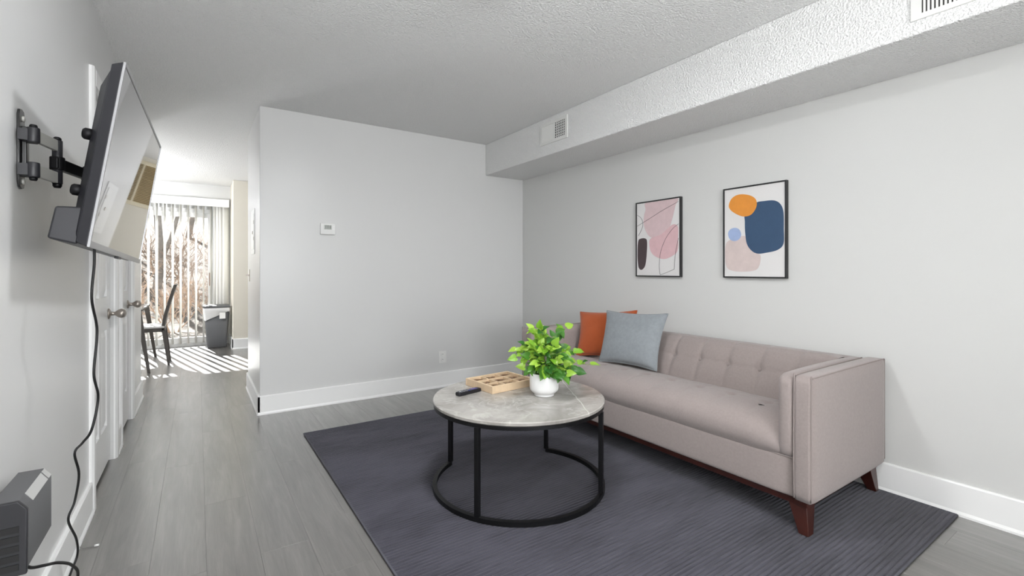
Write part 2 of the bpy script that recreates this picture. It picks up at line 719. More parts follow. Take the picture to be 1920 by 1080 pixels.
def blinds():
    t = thing('vertical_blind', 'white vertical blind with open slats across the glass door', 'blind', (-.6, YF - .08, 0))
    yb = YF - .075
    build('valance', MB().box(OX0 - .12, .405, yb - .060, yb - .052, 2.10, 2.215).box(OX0 - .12, .405, yb - .052, YF - .002, 2.205, 2.215), M_TRIM, t, bevel=.002)
    build('headrail', bx(OX0 - .1, .40, yb - .02, yb + .02, 2.13, 2.165), M_ALU, t)
    mb = MB()
    hw = .0445
    n = 5
    vs = []
    for z in (-1.03, 1.03):
        for k in range(n):
            u = -1 + 2 * k / (n - 1)
            vs.append(ORG[t] + Vector((.006 * (1 - u * u), u * hw, z)))
    fs = [(k, k + 1, n + k + 1, n + k) for k in range(n - 1)]
    mb.add(vs, fs, True)
    me_o = build('slat', mb, M_SLAT, t, recalc=False)
    md = me_o.modifiers.new('thick', 'SOLIDIFY')
    md.thickness = .0012
    org = ORG[t]
    xs = [.172 - .094 * k for k in range(20)]
    first = True
    for x in xs:
        a = -R(16 + random.uniform(-3, 3))
        o = me_o if first else copy_part(me_o, t)
        first = False
        o.location = Vector((x, yb, 1.085)) - org
        o.rotation_euler = (0, 0, a)
    for x, a in ((.235, -50), (.275, -68), (.318, -70), (.36, -66)):
        o = copy_part(me_o, t, Vector((x, yb - .005, 1.085)) - org, (0, 0, R(a)))
    w = MB().tube([(.255, yb - .055, 2.1), (.257, yb - .058, 1.5), (.255, yb - .058, .95)], .004, 6)
    build('wand', w, M_TRIM, t)


blinds()

# ------------------------------------------------------------------ electrical panel, latch, thermostat, outlet
t = thing('breaker_panel', 'white electrical panel cover on the hall side of the partition', 'panel', (XP, 4.68, 1.27))
build('cover', bx(XP - .004, XP - .0005, 4.53, 4.83, 1.28, 1.67), M_TRIM, t, bevel=.003)
build('hinged_door', bx(XP - .007, XP - .004, 4.57, 4.79, 1.32, 1.63), M_TRIM, t, bevel=.002)
build('latch', MB().lathe([(.014, 0), (.014, -.003), (.009, -.004)], (XP - .007, 4.66, 1.47), 16, 'x'), M_NICK, t)
build('hinge', bx(XP - .009, XP - .007, 4.572, 4.578, 1.40, 1.43), M_NICK, t)
build('hinge', bx(XP - .009, XP - .007, 4.572, 4.578, 1.54, 1.57), M_NICK, t)

t = thing('door_latch', 'small dark metal latch plate near the end of the partition', 'latch', (XP, 5.02, 1.04))
build('plate', bx(XP - .004, XP - .0005, 4.99, 5.05, 1.035, 1.150), M_NICK, t, bevel=.001)
build('thumb_turn', MB().box(XP - .03, XP - .004, 5.01, 5.03, 1.085, 1.10), M_NICK, t, bevel=.002)

t = thing('thermostat', 'small white wall thermostat with grey display', 'thermostat', (.917, YM, 1.44))
build('body', bx(.856, .978, YM - .024, YM - .0005, 1.442, 1.537), M_WHITEP, t, bevel=.005)
sc_ = build('display', bx(.885, .945, YM - .0255, YM - .024, 1.485, 1.522), mat('lcd', (186, 190, 184), .3), t)
for x, wd in ((.895, .012), (.911, .012), (.931, .006)):
    mbx = MB()
    mbx.box(x, x + wd, YM - .026, YM - .0255, 1.516, 1.5185).box(x, x + .0025, YM - .026, YM - .0255, 1.492, 1.516).box(x + wd - .0025, x + wd, YM - .026, YM - .0255, 1.492, 1.516)
    build('display_segment', mbx, mat('lcd_dark', (96, 100, 96), .4), sc_)
build('button', bx(.955, .968, YM - .026, YM - .024, 1.505, 1.515), M_TRIM, t)
build('button', bx(.955, .968, YM - .026, YM - .024, 1.486, 1.496), M_TRIM, t)

t = thing('wall_outlet', 'white double power outlet low on the middle wall', 'outlet', (1.985, YM, .235))
build('cover_plate', bx(1.947, 2.025, YM - .006, YM - .0005, .235, .352), M_WHITEP, t, bevel=.002)
for z in (.268, .320):
    f = build('socket', MB().lathe([(.017, 0), (.017, -.003), (.015, -.004)], (1.986, YM - .006, z), 20, 'y'), M_WHITEP, t)
    build('slot', bx(1.979, 1.9815, YM - .0106, YM - .0098, z - .002, z + .007), M_DARKP, f)
    build('slot', bx(1.990, 1.9925, YM - .0106, YM - .0098, z - .002, z + .007), M_DARKP, f)

# ------------------------------------------------------------------ soffit vents
M_VENT = mat('vent_enamel', (228, 228, 225), .45)
M_VDARK = mat('duct_dark', (96, 98, 97), .8)
XS = 2.474
t = thing('supply_vent', 'small white supply vent with half open grid on the soffit', 'vent', (XS, 3.045, 2.21))
y0, y1, z0, z1 = 2.868, 3.222, 2.212, 2.395
fr = MB().box(XS - .010, XS - .0005, y0, y0 + .028, z0, z1).box(XS - .010, XS - .0005, y1 - .028, y1, z0, z1)
fr.box(XS - .010, XS - .0005, y0 + .028, y1 - .028, z0, z0 + .026).box(XS - .010, XS - .0005, y0 + .028, y1 - .028, z1 - .026, z1)
fr.box(XS - .009, XS - .0005, 3.028, 3.038, z0 + .026, z1 - .026)
build('frame', fr, M_VENT, t)
build('duct', bx(XS - .002, XS - .0005, y0 + .028, 3.028, z0 + .026, z1 - .026), M_VDARK, t)
build('backing', bx(XS - .002, XS - .0005, 3.038, y1 - .028, z0 + .026, z1 - .026), M_VENT, t)
sl = bx(0, .006, 0, .0045, 0, z1 - z0 - .052)
slo = None
for k in range(5):
    yy = 2.914 + k * .0225
    o = build('bar', bx(XS - .0075, XS - .002, yy, yy + .004, z0 + .026, z1 - .026), M_VENT, t)
for k in range(6):
    zz = z0 + .040 + k * .0205
    o = build('bar', bx(XS - .0085, XS - .003, y0 + .028, 3.028, zz, zz + .004), M_VENT, t)
for k in range(7):
    yy = 3.046 + k * .021
    o = build('louver', MB().add([(XS - .003, yy, z0 + .026), (XS - .009, yy + .016, z0 + .026), (XS - .009, yy + .016, z1 - .026), (XS - .003, yy, z1 - .026),
                                   (XS - .0015, yy + .0015, z0 + .026), (XS - .0075, yy + .0175, z0 + .026), (XS - .0075, yy + .0175, z1 - .026), (XS - .0015, yy + .0015, z1 - .026)],
                                  [(0, 1, 2, 3), (7, 6, 5, 4), (0, 4, 5, 1), (1, 5, 6, 2), (2, 6, 7, 3), (3, 7, 4, 0)]), M_VENT, t)

t = thing('return_vent', 'larger white slatted vent at the near end of the soffit', 'vent', (XS, .42, 2.177))
y0, y1, z0, z1 = .17, .687, 2.177, 2.41
fr = MB().box(XS - .008, XS - .0005, y0, y0 + .035, z0, z1).box(XS - .008, XS - .0005, y1 - .035, y1, z0, z1)
fr.box(XS - .008, XS - .0005, y0 + .035, y1 - .035, z0, z0 + .022).box(XS - .008, XS - .0005, y0 + .035, y1 - .035, z1 - .022, z1)
build('frame', fr, M_VENT, t)
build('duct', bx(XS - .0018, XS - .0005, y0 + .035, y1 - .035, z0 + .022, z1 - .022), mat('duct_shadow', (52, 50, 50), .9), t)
nb = 34
for k in range(nb):
    yy = y0 + .035 + (y1 - y0 - .07) * k / nb
    build('louver', bx(XS - .0072, XS - .002, yy + .0005, yy + .0078, z0 + .022, z1 - .022), M_VENT, t)

# beige return-air grille high on the kitchen wall (seen in the television)
t = thing('return_grille', 'cream louvred air grille high on the beige kitchen wall', 'grille', (.94, YK, 1.76))
M_CREAM = mat('cream_enamel', (226, 216, 190), .5)
M_TAN = mat('tan_louver', (196, 176, 136), .6)
x0, x1, z0, z1 = .66, 1.22, 1.77, 2.38
fr = MB().box(x0, x1, YK - .016, YK - .0005, z0, z0 + .05).box(x0, x1, YK - .016, YK - .0005, z1 - .05, z1)
fr.box(x0, x0 + .04, YK - .016, YK - .0005, z0 + .05, z1 - .05).box(x1 - .04, x1, YK - .016, YK - .0005, z0 + .05, z1 - .05)
fr.box(.89, .91, YK - .016, YK - .0005, z0 + .05, z1 - .05)
build('frame', fr, M_CREAM, t)
build('backing', bx(x0 + .04, x1 - .04, YK - .002, YK - .0005, z0 + .05, z1 - .05), mat('grille_back', (140, 122, 92), .8), t)
for k in range(24):
    zz = z0 + .05 + (z1 - z0 - .1) * k / 24
    build('louver', MB().hexa([(x0 + .04, YK - .013, zz + .001), (x1 - .04, YK - .013, zz + .001), (x1 - .04, YK - .002, zz + .010), (x0 + .04, YK - .002, zz + .010)],
                              [(x0 + .04, YK - .013, zz + .004), (x1 - .04, YK - .013, zz + .004), (x1 - .04, YK - .002, zz + .013), (x0 + .04, YK - .002, zz + .013)]), M_TAN, t)

# ------------------------------------------------------------------ rug
def rug_mat():
    m = bpy.data.materials.new('rug_pile')
    m.use_nodes = True
    h = NT(m)
    b = h.n['Principled BSDF']
    tc = h.add('ShaderNodeTexCoord')

    def nz(scale, st, det=4):
        mp = h.add('ShaderNodeMapping')
        mp.inputs['Scale'].default_value = st
        h.link(tc.outputs['Object'], mp.inputs['Vector'])
        n = h.add('ShaderNodeTexNoise')
        n.inputs['Scale'].default_value = scale
        n.inputs['Detail'].default_value = det
        h.link(mp.outputs[0], n.inputs['Vector'])
        return n.outputs['Fac']
    a = nz(3.0, (.5, 1.6, 1), 3)
    c = nz(30, (.35, 6, 1), 5)
    ad = h.add('ShaderNodeMath', operation='MULTIPLY_ADD')
    ad.inputs[1].default_value = .75
    h.link(c, ad.inputs[0])
    h.link(a, ad.inputs[2])
    cr = h.add('ShaderNodeValToRGB')
    e = cr.color_ramp.elements
    e[0].position = .62
    e[0].color = lin((50, 49, 57))
    e[1].position = 1.10
    e[1].color = lin((73, 72, 82))
    h.link(ad.outputs[0], cr.inputs[0])
    h.link(cr.outputs[0], b.inputs['Base Color'])
    b.inputs['Roughness'].default_value = .95
    b.inputs['Specular IOR Level'].default_value = .1
    b.inputs['Sheen Weight'].default_value = .25
    b.inputs['Sheen Roughness'].default_value = .5
    bp = h.add('ShaderNodeBump')
    bp.inputs['Strength'].default_value = .5
    bp.inputs['Distance'].default_value = .004
    f2 = nz(260, (1, 1, 1), 2)
    h.link(f2, bp.inputs['Height'])
    h.link(bp.outputs[0], b.inputs['Normal'])
    return m


RX0, RX1, RY0, RY1 = .615, 2.925, .645, 3.50
t = thing('area_rug', 'dark blue grey ribbed area rug under the sofa and coffee table', 'rug', (1.77, 2.07, 0))
pitch = .0185
prof = [(RY0, 0.0005)]
y = RY0 + .006
prof.append((y, .007))
while y < RY1 - pitch:
    for f, z in ((0, .0062), (.22, .0098), (.5, .0112), (.78, .0098)):
        prof.append((y + pitch * f, z))
    y += pitch
prof += [(RY1 - .004, .007), (RY1, .0005)]
nx = 14
mb = MB()
rn = random.Random(5)
vs = []
for i in range(nx + 1):
    x = RX0 + (RX1 - RX0) * i / nx
    for (yy, z) in prof:
        w_ = mnoise.noise(Vector((x * 1.7, yy * 3, 0))) * .004
        inner = RY0 + .02 < yy < RY1 - .02
        vs.append((x, yy + (w_ if inner else 0), z))
np_ = len(prof)
fs = [(i * np_ + k, i * np_ + k + 1, (i + 1) * np_ + k + 1, (i + 1) * np_ + k) for i in range(nx) for k in range(np_ - 1)]
mb.add(vs, fs, True)
M_RUG = rug_mat()
build('pile', mb, M_RUG, t)
M_BIND = mat('rug_binding', (84, 84, 92), .9, bump=.4, bscale=200)
edge = [(RX0, RY0, .005), (RX0, RY1, .005)]
build('binding', MB().tube([(RX0, RY0, .0055), (RX0, (RY0 + RY1) / 2, .0055), (RX0, RY1, .0055)], .0055, 8), M_BIND, t)
build('binding', MB().tube([(RX1, RY0, .0055), (RX1, (RY0 + RY1) / 2, .0055), (RX1, RY1, .0055)], .0055, 8), M_BIND, t)
build('binding', MB().tube([(RX0, RY0, .0055), ((RX0 + RX1) / 2, RY0, .0055), (RX1, RY0, .0055)], .0055, 8), M_BIND, t)
build('binding', MB().tube([(RX0, RY1, .0055), ((RX0 + RX1) / 2, RY1, .0055), (RX1, RY1, .0055)], .0055, 8), M_BIND, t)
ZR = .0115    # top of the rug

# ------------------------------------------------------------------ coffee table


def marble():
    m = bpy.data.materials.new('grey_marble')
    m.use_nodes = True
    h = NT(m)
    b = h.n['Principled BSDF']
    tc = h.add('ShaderNodeTexCoord')
    n1 = h.add('ShaderNodeTexNoise')
    n1.inputs['Scale'].default_value = 5.5
    n1.inputs['Detail'].default_value = 8
    n1.inputs['Roughness'].default_value = .62
    n1.inputs['Distortion'].default_value = .8
    h.link(tc.outputs['Object'], n1.inputs['Vector'])
    cr = h.add('ShaderNodeValToRGB')
    e = cr.color_ramp.elements
    e[0].position = .34
    e[0].color = lin((143, 139, 134))
    e[1].position = .72
    e[1].color = lin((188, 184, 178))
    h.link(n1.outputs['Fac'], cr.inputs[0])
    # pale veins where a warped noise crosses its middle value
    n2 = h.add('ShaderNodeTexNoise')
    n2.inputs['Scale'].default_value = 3.2
    n2.inputs['Detail'].default_value = 5
    n2.inputs['Distortion'].default_value = 1.6
    h.link(tc.outputs['Object'], n2.inputs['Vector'])
    sb = h.add('ShaderNodeMath', operation='SUBTRACT')
    sb.inputs[1].default_value = .5
    h.link(n2.outputs['Fac'], sb.inputs[0])
    ab = h.add('ShaderNodeMath', operation='ABSOLUTE')
    h.link(sb.outputs[0], ab.inputs[0])
    mr = h.add('ShaderNodeMapRange')
    mr.inputs['From Min'].default_value = 0
    mr.inputs['From Max'].default_value = .016
    mr.inputs['To Min'].default_value = .30
    mr.inputs['To Max'].default_value = 0
    h.link(ab.outputs[0], mr.inputs['Value'])
    # one long nearly straight vein
    dt = h.add('ShaderNodeVectorMath', operation='DOT_PRODUCT')
    dt.inputs[1].default_value = (.877, -.48, 0)
    h.link(tc.outputs['Object'], dt.inputs[0])
    wob = h.add('ShaderNodeMath', operation='MULTIPLY_ADD')
    wob.inputs[1].default_value = .03
    h.link(n1.outputs['Fac'], wob.inputs[0])
    h.link(dt.outputs['Value'], wob.inputs[2])
    sv = h.add('ShaderNodeMath', operation='SUBTRACT')
    sv.inputs[1].default_value = .313
    h.link(wob.outputs[0], sv.inputs[0])
    av = h.add('ShaderNodeMath', operation='ABSOLUTE')
    h.link(sv.outputs[0], av.inputs[0])
    m2 = h.add('ShaderNodeMapRange')
    m2.inputs['From Min'].default_value = .001
    m2.inputs['From Max'].default_value = .004
    m2.inputs['To Min'].default_value = .8
    m2.inputs['To Max'].default_value = 0
    h.link(av.outputs[0], m2.inputs['Value'])
    mxm = h.add('ShaderNodeMath', operation='MAXIMUM')
    h.link(mr.outputs[0], mxm.inputs[0])
    h.link(m2.outputs[0], mxm.inputs[1])
    mx = h.add('ShaderNodeMix', data_type='RGBA')
    h.link(mxm.outputs[0], mx.inputs['Factor'])
    h.link(cr.outputs[0], mx.inputs['A'])
    mx.inputs['B'].default_value = lin((214, 211, 204))
    h.link(mx.outputs['Result'], b.inputs['Base Color'])
    b.inputs['Roughness'].default_value = .22
    b.inputs['Specular IOR Level'].default_value = .5
    return m


M_MARB = marble()
TC = Vector((1.43, 2.06, 0))
TZ = .472
t = thing('coffee_table', 'round coffee table with grey marble top and black metal base', 'table', (TC.x, TC.y, ZR))
build('table_top', MB().lathe([(0, TZ - .022), (.445, TZ - .022), (.4535, TZ - .016), (.4545, TZ - .004), (.451, TZ), (0, TZ)], (TC.x, TC.y, 0), 96, smooth=False), M_MARB, t)
rim = []
rr_ = .4445
build('rim', MB().lathe([(.428, TZ - .038), (.450, TZ - .038), (.450, TZ - .022), (.428, TZ - .022), (.428, TZ - .038)], (TC.x, TC.y, 0), 96, smooth=False), M_BLACK, t)
angs = [R(32.6), R(118), R(210.5), R(303)]


def sqtube(path, hw, hz):
    """square section swept along a path lying flat"""
    mb = MB()
    n = len(path)
    vs = []
    for i, p in enumerate(path):
        a = path[min(i + 1, n - 1)] - path[max(i - 1, 0)]
        a.normalize()
        nrm = Vector((-a.y, a.x, 0))
        for sx, sz in ((-1, -1), (1, -1), (1, 1), (-1, 1)):
            vs.append(p + nrm * hw * sx + Vector((0, 0, hz * sz)))
    fs = [(0, 1, 2, 3), tuple((n - 1) * 4 + k for k in (3, 2, 1, 0))]
    for i in range(n - 1):
        for k in range(4):
            fs.append((i * 4 + k, i * 4 + (k + 1) % 4, (i + 1) * 4 + (k + 1) % 4, (i + 1) * 4 + k))
    return mb.add(vs, fs)


ringp = []
for k in range(73):
    a = angs[1] + (2 * math.pi + angs[0] - angs[1]) * k / 72
    ringp.append(Vector((TC.x + rr_ * math.cos(a), TC.y + rr_ * math.sin(a), ZR + .011)))
build('base_ring', sqtube(ringp, .011, .011), M_BLACK, t)
for a in angs:
    c = Vector((TC.x + rr_ * math.cos(a), TC.y + rr_ * math.sin(a), 0))
    mb = MB()
    d = Vector((math.cos(a), math.sin(a), 0)) * .0115
    e = Vector((-math.sin(a), math.cos(a), 0)) * .0115
    q = [c - d - e, c + d - e, c + d + e, c - d + e]
    mb.hexa([p + Vector((0, 0, ZR + .02)) for p in q], [p + Vector((0, 0, TZ - .037)) for p in q])
    build('leg', mb, M_BLACK, t, bevel=.002)

# ------------------------------------------------------------------ sofa
M_FAB = mat('taupe_fabric', (153, 142, 139), .9, spec=.15, noise=.06, nscale=90, stretch=(1, 1, 1), bump=.35, bscale=420, bdist=.0015, sheen=.25)
M_PIPE = mat('taupe_piping', (146, 136, 133), .9, spec=.15, bump=.2, bscale=300)
M_WOOD = mat('mahogany_wood', (60, 26, 19), .35, noise=.25, nscale=14, stretch=(1, 1, .2), coat=.2)
SX0, SX1 = 2.12, 2.925
SY0, SY1 = .915, 3.01
SZ0, SZA = .157, .692
AT = .135
t = thing('sofa', 'taupe tufted sofa with square arms and dark wood legs', 'sofa', (2.52, 1.96, ZR))


def pad(x0, x1, y0, y1, z0, z1, puff=.0, n=10, e=.018, axes='xyz'):
    """upholstered block: soft edges and gently swollen faces"""
    b = bmesh.new()
    bmesh.ops.create_cube(b, size=2.0)
    bmesh.ops.subdivide_edges(b, edges=b.edges, cuts=n, use_grid_fill=True)
    hx, hy, hz = (x1 - x0) / 2, (y1 - y0) / 2, (z1 - z0) / 2
    c = Vector(((x0 + x1) / 2, (y0 + y1) / 2, (z0 + z1) / 2))
    mb = MB()
    vs = []
    for v in b.verts:
        u = v.co.copy()
        # push the sample rows towards the edges so that rounding stays tight
        u = Vector([math.copysign(abs(q) ** .6, q) for q in u])
        p = Vector((u.x * hx, u.y * hy, u.z * hz))
        core = Vector([max(-s + e, min(s - e, q)) for s, q in zip((hx, hy, hz), p)])
        d = p - core
        if d.length > 1e-9:
            p = core + d.normalized() * min(e, d.length) if d.length > e else p
        if puff:
            sw = (1 - u.x ** 2) ** .6, (1 - u.y ** 2) ** .6, (1 - u.z ** 2) ** .6
            if 'x' in axes and abs(v.co.x) > .999:
                p.x += math.copysign(puff * sw[1] * sw[2], v.co.x)
            if 'y' in axes and abs(v.co.y) > .999:
                p.y += math.copysign(puff * sw[0] * sw[2], v.co.y)
            if 'z' in axes and abs(v.co.z) > .999:
                p.z += math.copysign(puff * sw[0] * sw[1], v.co.z)
        vs.append(p + c)
    b.verts.ensure_lookup_table()
    fs = [tuple(v.index for v in f.verts) for f in b.faces]
    b.free()
    return mb.add(vs, fs, True)


build('wood_base', bx(SX0 + .03, SX1 - .02, SY0 + .03, SY1 - .03, .128, .160), M_WOOD, t, bevel=.003)
for sx, sy in ((0, 0), (1, 0), (0, 1), (1, 1)):
    x = SX0 + .035 if sx == 0 else SX1 - .020
    yy = SY0 + .035 if sy == 0 else SY1 - .035
    dx = 1 if sx == 0 else -1
    dy = 1 if sy == 0 else -1
    zb = ZR if sx == 0 or True else 0
    # outer faces splay a little, inner faces taper
    top = [(x, yy), (x + dx * .075, yy), (x + dx * .075, yy + dy * .075), (x, yy + dy * .075)]
    o_ = -.012 if sx == 0 else 0
    bot = [(x + dx * o_, yy + dy * -.012), (x + dx * .034, yy + dy * -.012), (x + dx * .034, yy + dy * .028), (x + dx * o_, yy + dy * .028)]
    if dx * dy < 0:
        top.reverse()
        bot.reverse()
    build('leg', MB().hexa([(p[0], p[1], zb) for p in bot], [(p[0], p[1], .1285) for p in top]), M_WOOD, t, bevel=.003)

# outer shell: two arms, back, front apron
build('armrest', pad(SX0, SX1, SY0, SY0 + .075, SZ0, SZA, .004, e=.014), M_FAB, t)
build('armrest', pad(SX0, SX1, SY1 - .075, SY1, SZ0, SZA, .004, e=.014), M_FAB, t)
build('arm_pad', pad(SX0 + .002, SX1 - .06, SY0 + .066, SY0 + AT + .012, .325, SZA - .004, .010, e=.030), M_FAB, t)
build('arm_pad', pad(SX0 + .002, SX1 - .06, SY1 - AT - .012, SY1 - .066, .325, SZA - .004, .010, e=.030), M_FAB, t)
build('back_shell', pad(SX1 - .085, SX1, SY0 + .06, SY1 - .06, SZ0, SZA - .010, .002, e=.014), M_FAB, t)
build('front_apron', pad(SX0 + .010, SX1 - .10, SY0 + .068, SY1 - .068, SZ0, .338, .004, n=12, e=.016), M_FAB, t)

IY0, IY1 = SY0 + AT + .004, SY1 - AT - .004
BT = [1.224 + .19 * k for k in range(9)]     # button columns
BTZ = .581


def crease(y, width=.014):
    d = min(abs(y - b) for b in BT)
    return math.exp(-(d / width) ** 1.3)


def back_cushion(u, v):
    """u along the sofa, v: up the slope, over the top and down behind"""
    y = IY0 + (IY1 - IY0) * u
    pts = [(2.575, .42), (2.600, .50), (2.640, .58), (2.675, .64), (2.700, .672), (2.735, .690), (2.79, .690), (2.85, .682), (2.87, .66)]
    s = v * (len(pts) - 1)
    i = min(int(s), len(pts) - 2)
    f = s - i
    x = pts[i][0] * (1 - f) + pts[i + 1][0] * f
    z = pts[i][1] * (1 - f) + pts[i + 1][1] * f
    # quilting
    k = crease(y)
    hz = math.exp(-(abs(z - BTZ) / .010) ** 1.3) * .7 if v < .5 else 0
    dep = max(k * (.9 if v < .62 else max(0, .9 - (v - .62) * 4)), hz)
    dby = min(abs(y - b) for b in BT)
    btn = math.exp(-((dby / .022) ** 2 + ((z - BTZ) / .022) ** 2)) if v < .5 else 0
    d = .009 * dep + .020 * btn
    edge = min(1, min(u, 1 - u) / .03)
    nx_, nz_ = (-.86, .5) if v < .5 else (0, 1)
    bul = .012 * edge
    if v > .8:
        d *= 0
    return (x + nx_ * (bul - d), y, z + nz_ * (bul - d) * (1 if v < .8 else .3))


build('back_cushion', MB().grid(back_cushion, 230, 64), M_FAB, t, recalc=False)
for b_ in BT:
    if IY0 + .03 < b_ < IY1 - .03:
        build('button', MB().lathe([(.012, -.002), (.013, .002), (.010, .006), (0, .0075)], (0, 0, 0), 14) if False else
              MB().add([Vector((2.655, b_, BTZ - .006)) + Vector((-.8, 0, .6)) * hh + Vector((.6, 0, .8)) * rr * math.cos(2 * math.pi * k / 12) + Vector((0, 1, 0)) * rr * math.sin(2 * math.pi * k / 12)
                        for rr, hh in ((.012, .0), (.012, .005), (.006, .008)) for k in range(12)],
                       [(i * 12 + k, i * 12 + (k + 1) % 12, (i + 1) * 12 + (k + 1) % 12, (i + 1) * 12 + k) for i in range(2) for k in range(12)] + [tuple(24 + k for k in range(12))], True), M_FAB, t)

SBX = 2.37    # seat button row


def seat_cushion(u, v):
    y = SY0 + .075 + (SY1 - SY0 - .15) * u
    # v: front face bottom -> front lip -> top -> back
    pts = [(2.128, .325), (2.112, .365), (2.116, .41), (2.145, .450), (2.20, .474), (2.28, .484), (2.37, .484), (2.46, .474), (2.54, .460), (2.62, .44)]
    s = v * (len(pts) - 1)
    i = min(int(s), len(pts) - 2)
    f = s - i
    p0, p1, p2, p3 = pts[max(i - 1, 0)], pts[i], pts[i + 1], pts[min(i + 2, len(pts) - 1)]

    def cr(a, b, c, d):
        return .5 * (2 * b + (c - a) * f + (2 * a - 5 * b + 4 * c - d) * f * f + (3 * b - a - 3 * c + d) * f ** 3)
    x = cr(p0[0], p1[0], p2[0], p3[0])
    z = cr(p0[1], p1[1], p2[1], p3[1])
    # the front corners swoop down beside the arms
    e = min(y - (SY0 + .09), (SY1 - .09) - y)
    sw = math.exp(-max(e, 0) / .055)
    if v < .75:
        k = sw * max(0, 1 - v / .75)
        x += .030 * k
        z -= .10 * k * min(1, v * 4)
    dby = min(abs(y - b) for b in BT)
    dep = math.exp(-(dby / .016) ** 1.3) * (.35 if v < .3 else .6)
    dep += .5 * math.exp(-(abs(x - SBX) / .016) ** 1.3) * (1 if v > .3 else 0)
    btn = math.exp(-((dby / .025) ** 2 + ((x - SBX) / .025) ** 2)) * (1 if v > .3 else 0)
    z -= .006 * dep * (1 if v > .3 else .3) + .012 * btn
    if v <= .3:
        x += .004 * dep
    z += .004 * mnoise.noise(Vector((x * 5, y * 4, 0)))
    return (x, y, z)


build('seat_cushion', MB().grid(seat_cushion, 220, 54), M_FAB, t, recalc=False)
for b_ in BT:
    if IY0 < b_ < IY1:
        build('button', MB().lathe([(.011, -.004), (.011, .001), (.006, .0035), (0, .004)], (SBX, b_, .469), 12), M_FAB, t)
# piping along the arm edges
for ys, yi in ((SY0, 1), (SY1, -1)):
    for off in (.004, .070):
        yy = ys + yi * off
        if off < .01:
            path = [(SX0 + .004, yy + .001 * yi, SZ0 + .012), (SX0 + .003, yy, .4), (SX0 + .004, yy, SZA - .02), (SX0 + .014, yy + .001 * yi, SZA - .006), (SX0 + .05, yy, SZA - .004),
                    (2.5, yy, SZA - .003), (SX1 - .05, yy, SZA - .003), (SX1 - .016, yy + .001 * yi, SZA - .007), (SX1 - .007, yy + .001 * yi, SZA - .018), (SX1 - .005, yy + .001 * yi, SZA - .05), (SX1 - .005, yy + .001 * yi, SZ0 + .02)]
        else:
            path = [(SX0 - .001, yy, SZ0 + .012), (SX0 - .003, yy, .4), (SX0 + .001, yy, SZA - .016), (SX0 + .012, yy, SZA - .002), (SX0 + .05, yy, SZA + .002),
                    (2.5, yy, SZA + .003), (SX1 - .1, yy, SZA + .002)]
        build('piping', MB().tube(smooth_curve(path, 5), .0030, 6), M_PIPE, t)
yy0, yy1 = SY0 + .08, SY1 - .08
build('piping', MB().tube([(SX0 + .012, yy0 + (yy1 - yy0) * k / 20, .331) for k in range(21)], .0038, 6), M_PIPE, t)
build('piping', MB().tube([(SX1 - .082, yy0 + (yy1 - yy0) * k / 20, SZA - .010) for k in range(21)], .0038, 6), M_PIPE, t)
mk = build('fabric_mark', MB().add([(2.29 + .006 * math.cos(a) * (1 + .5 * math.sin(3 * a)), 1.215 + .016 * math.sin(a), .4842) for a in [2 * math.pi * k / 12 for k in range(12)]] + [(2.29, 1.215, .4862)],
                                   [(k, (k + 1) % 12, 12) for k in range(12)]), mat('dark_mark', (38, 34, 34), .9), t)

# ------------------------------------------------------------------ cushions on the sofa


def cushion(name, label, corners, m, thick, group):
    """corners: top-left, top-right, bottom-right, bottom-left as seen from the room"""
    TL, TR, BR, BL = [Vector(c) for c in corners]
    n_ = (TR - TL).cross(BL - TL)
    n_.normalize()      # points towards the room for this order
    base = (BR + BL) / 2
    t = thing(name, label, 'cushion', tuple(base), group)
    N = 36

    def face(sgn):
        def fn(u, v):
            # v 0 = top
            uu, vv = 2 * u - 1, 2 * v - 1
            # sides draw in between the corners
            pin = .085
            us = .5 + .5 * uu * (1 - pin * (1 - vv * vv))
            vs_ = .5 + .5 * vv * (1 - pin * (1 - uu * uu))
            p = (TL * (1 - us) + TR * us) * (1 - vs_) + (BL * (1 - us) + BR * us) * vs_
            b = ((1 - uu ** 2) * (1 - vv ** 2))
            b = max(b, 0) ** .42
            wr = .006 * mnoise.noise(Vector((uu * 2.2 + sgn, vv * 2.2, thick * 20)))
            return p + n_ * sgn * (thick * .5 * b + wr * b)
        return fn
    mb = MB().grid(face(1), N, N).grid(face(-1), N, N)
    build('cover', mb, m, t)
    ed = []
    f1 = face(1)
    for k in range(N):
        ed.append(f1(k / N, 0))
    for k in range(N):
        ed.append(f1(1, k / N))
    for k in range(N):
        ed.append(f1(1 - k / N, 1))
    for k in range(N):
        ed.append(f1(0, 1 - k / N))
    build('seam', MB().tube(ed, .0035, 6, closed=True), m, t)
    return t


M_GREYC = mat('grey_linen', (140, 145, 149), .9, spec=.1, noise=.08, nscale=40, bump=.35, bscale=320, bdist=.0015, sheen=.2)
M_RUST = mat('rust_velvet', (172, 84, 44), .8, spec=.15, noise=.08, nscale=10, bump=.2, bscale=350, bdist=.001, sheen=.35)
cushion('throw_cushion', 'rust orange throw cushion propped in the far sofa corner', [(2.60, 2.86, .800), (2.78, 2.42, .835), (2.66, 2.34, .49), (2.50, 2.80, .462)], M_RUST, .13, 'throw cushions on the sofa')
cushion('throw_cushion', 'slate grey throw cushion leaning in front of the orange one', [(2.585, 2.545, .835), (2.66, 2.045, .845), (2.49, 2.005, .482), (2.43, 2.475, .478)], M_GREYC, .15, 'throw cushions on the sofa')

# ------------------------------------------------------------------ framed prints


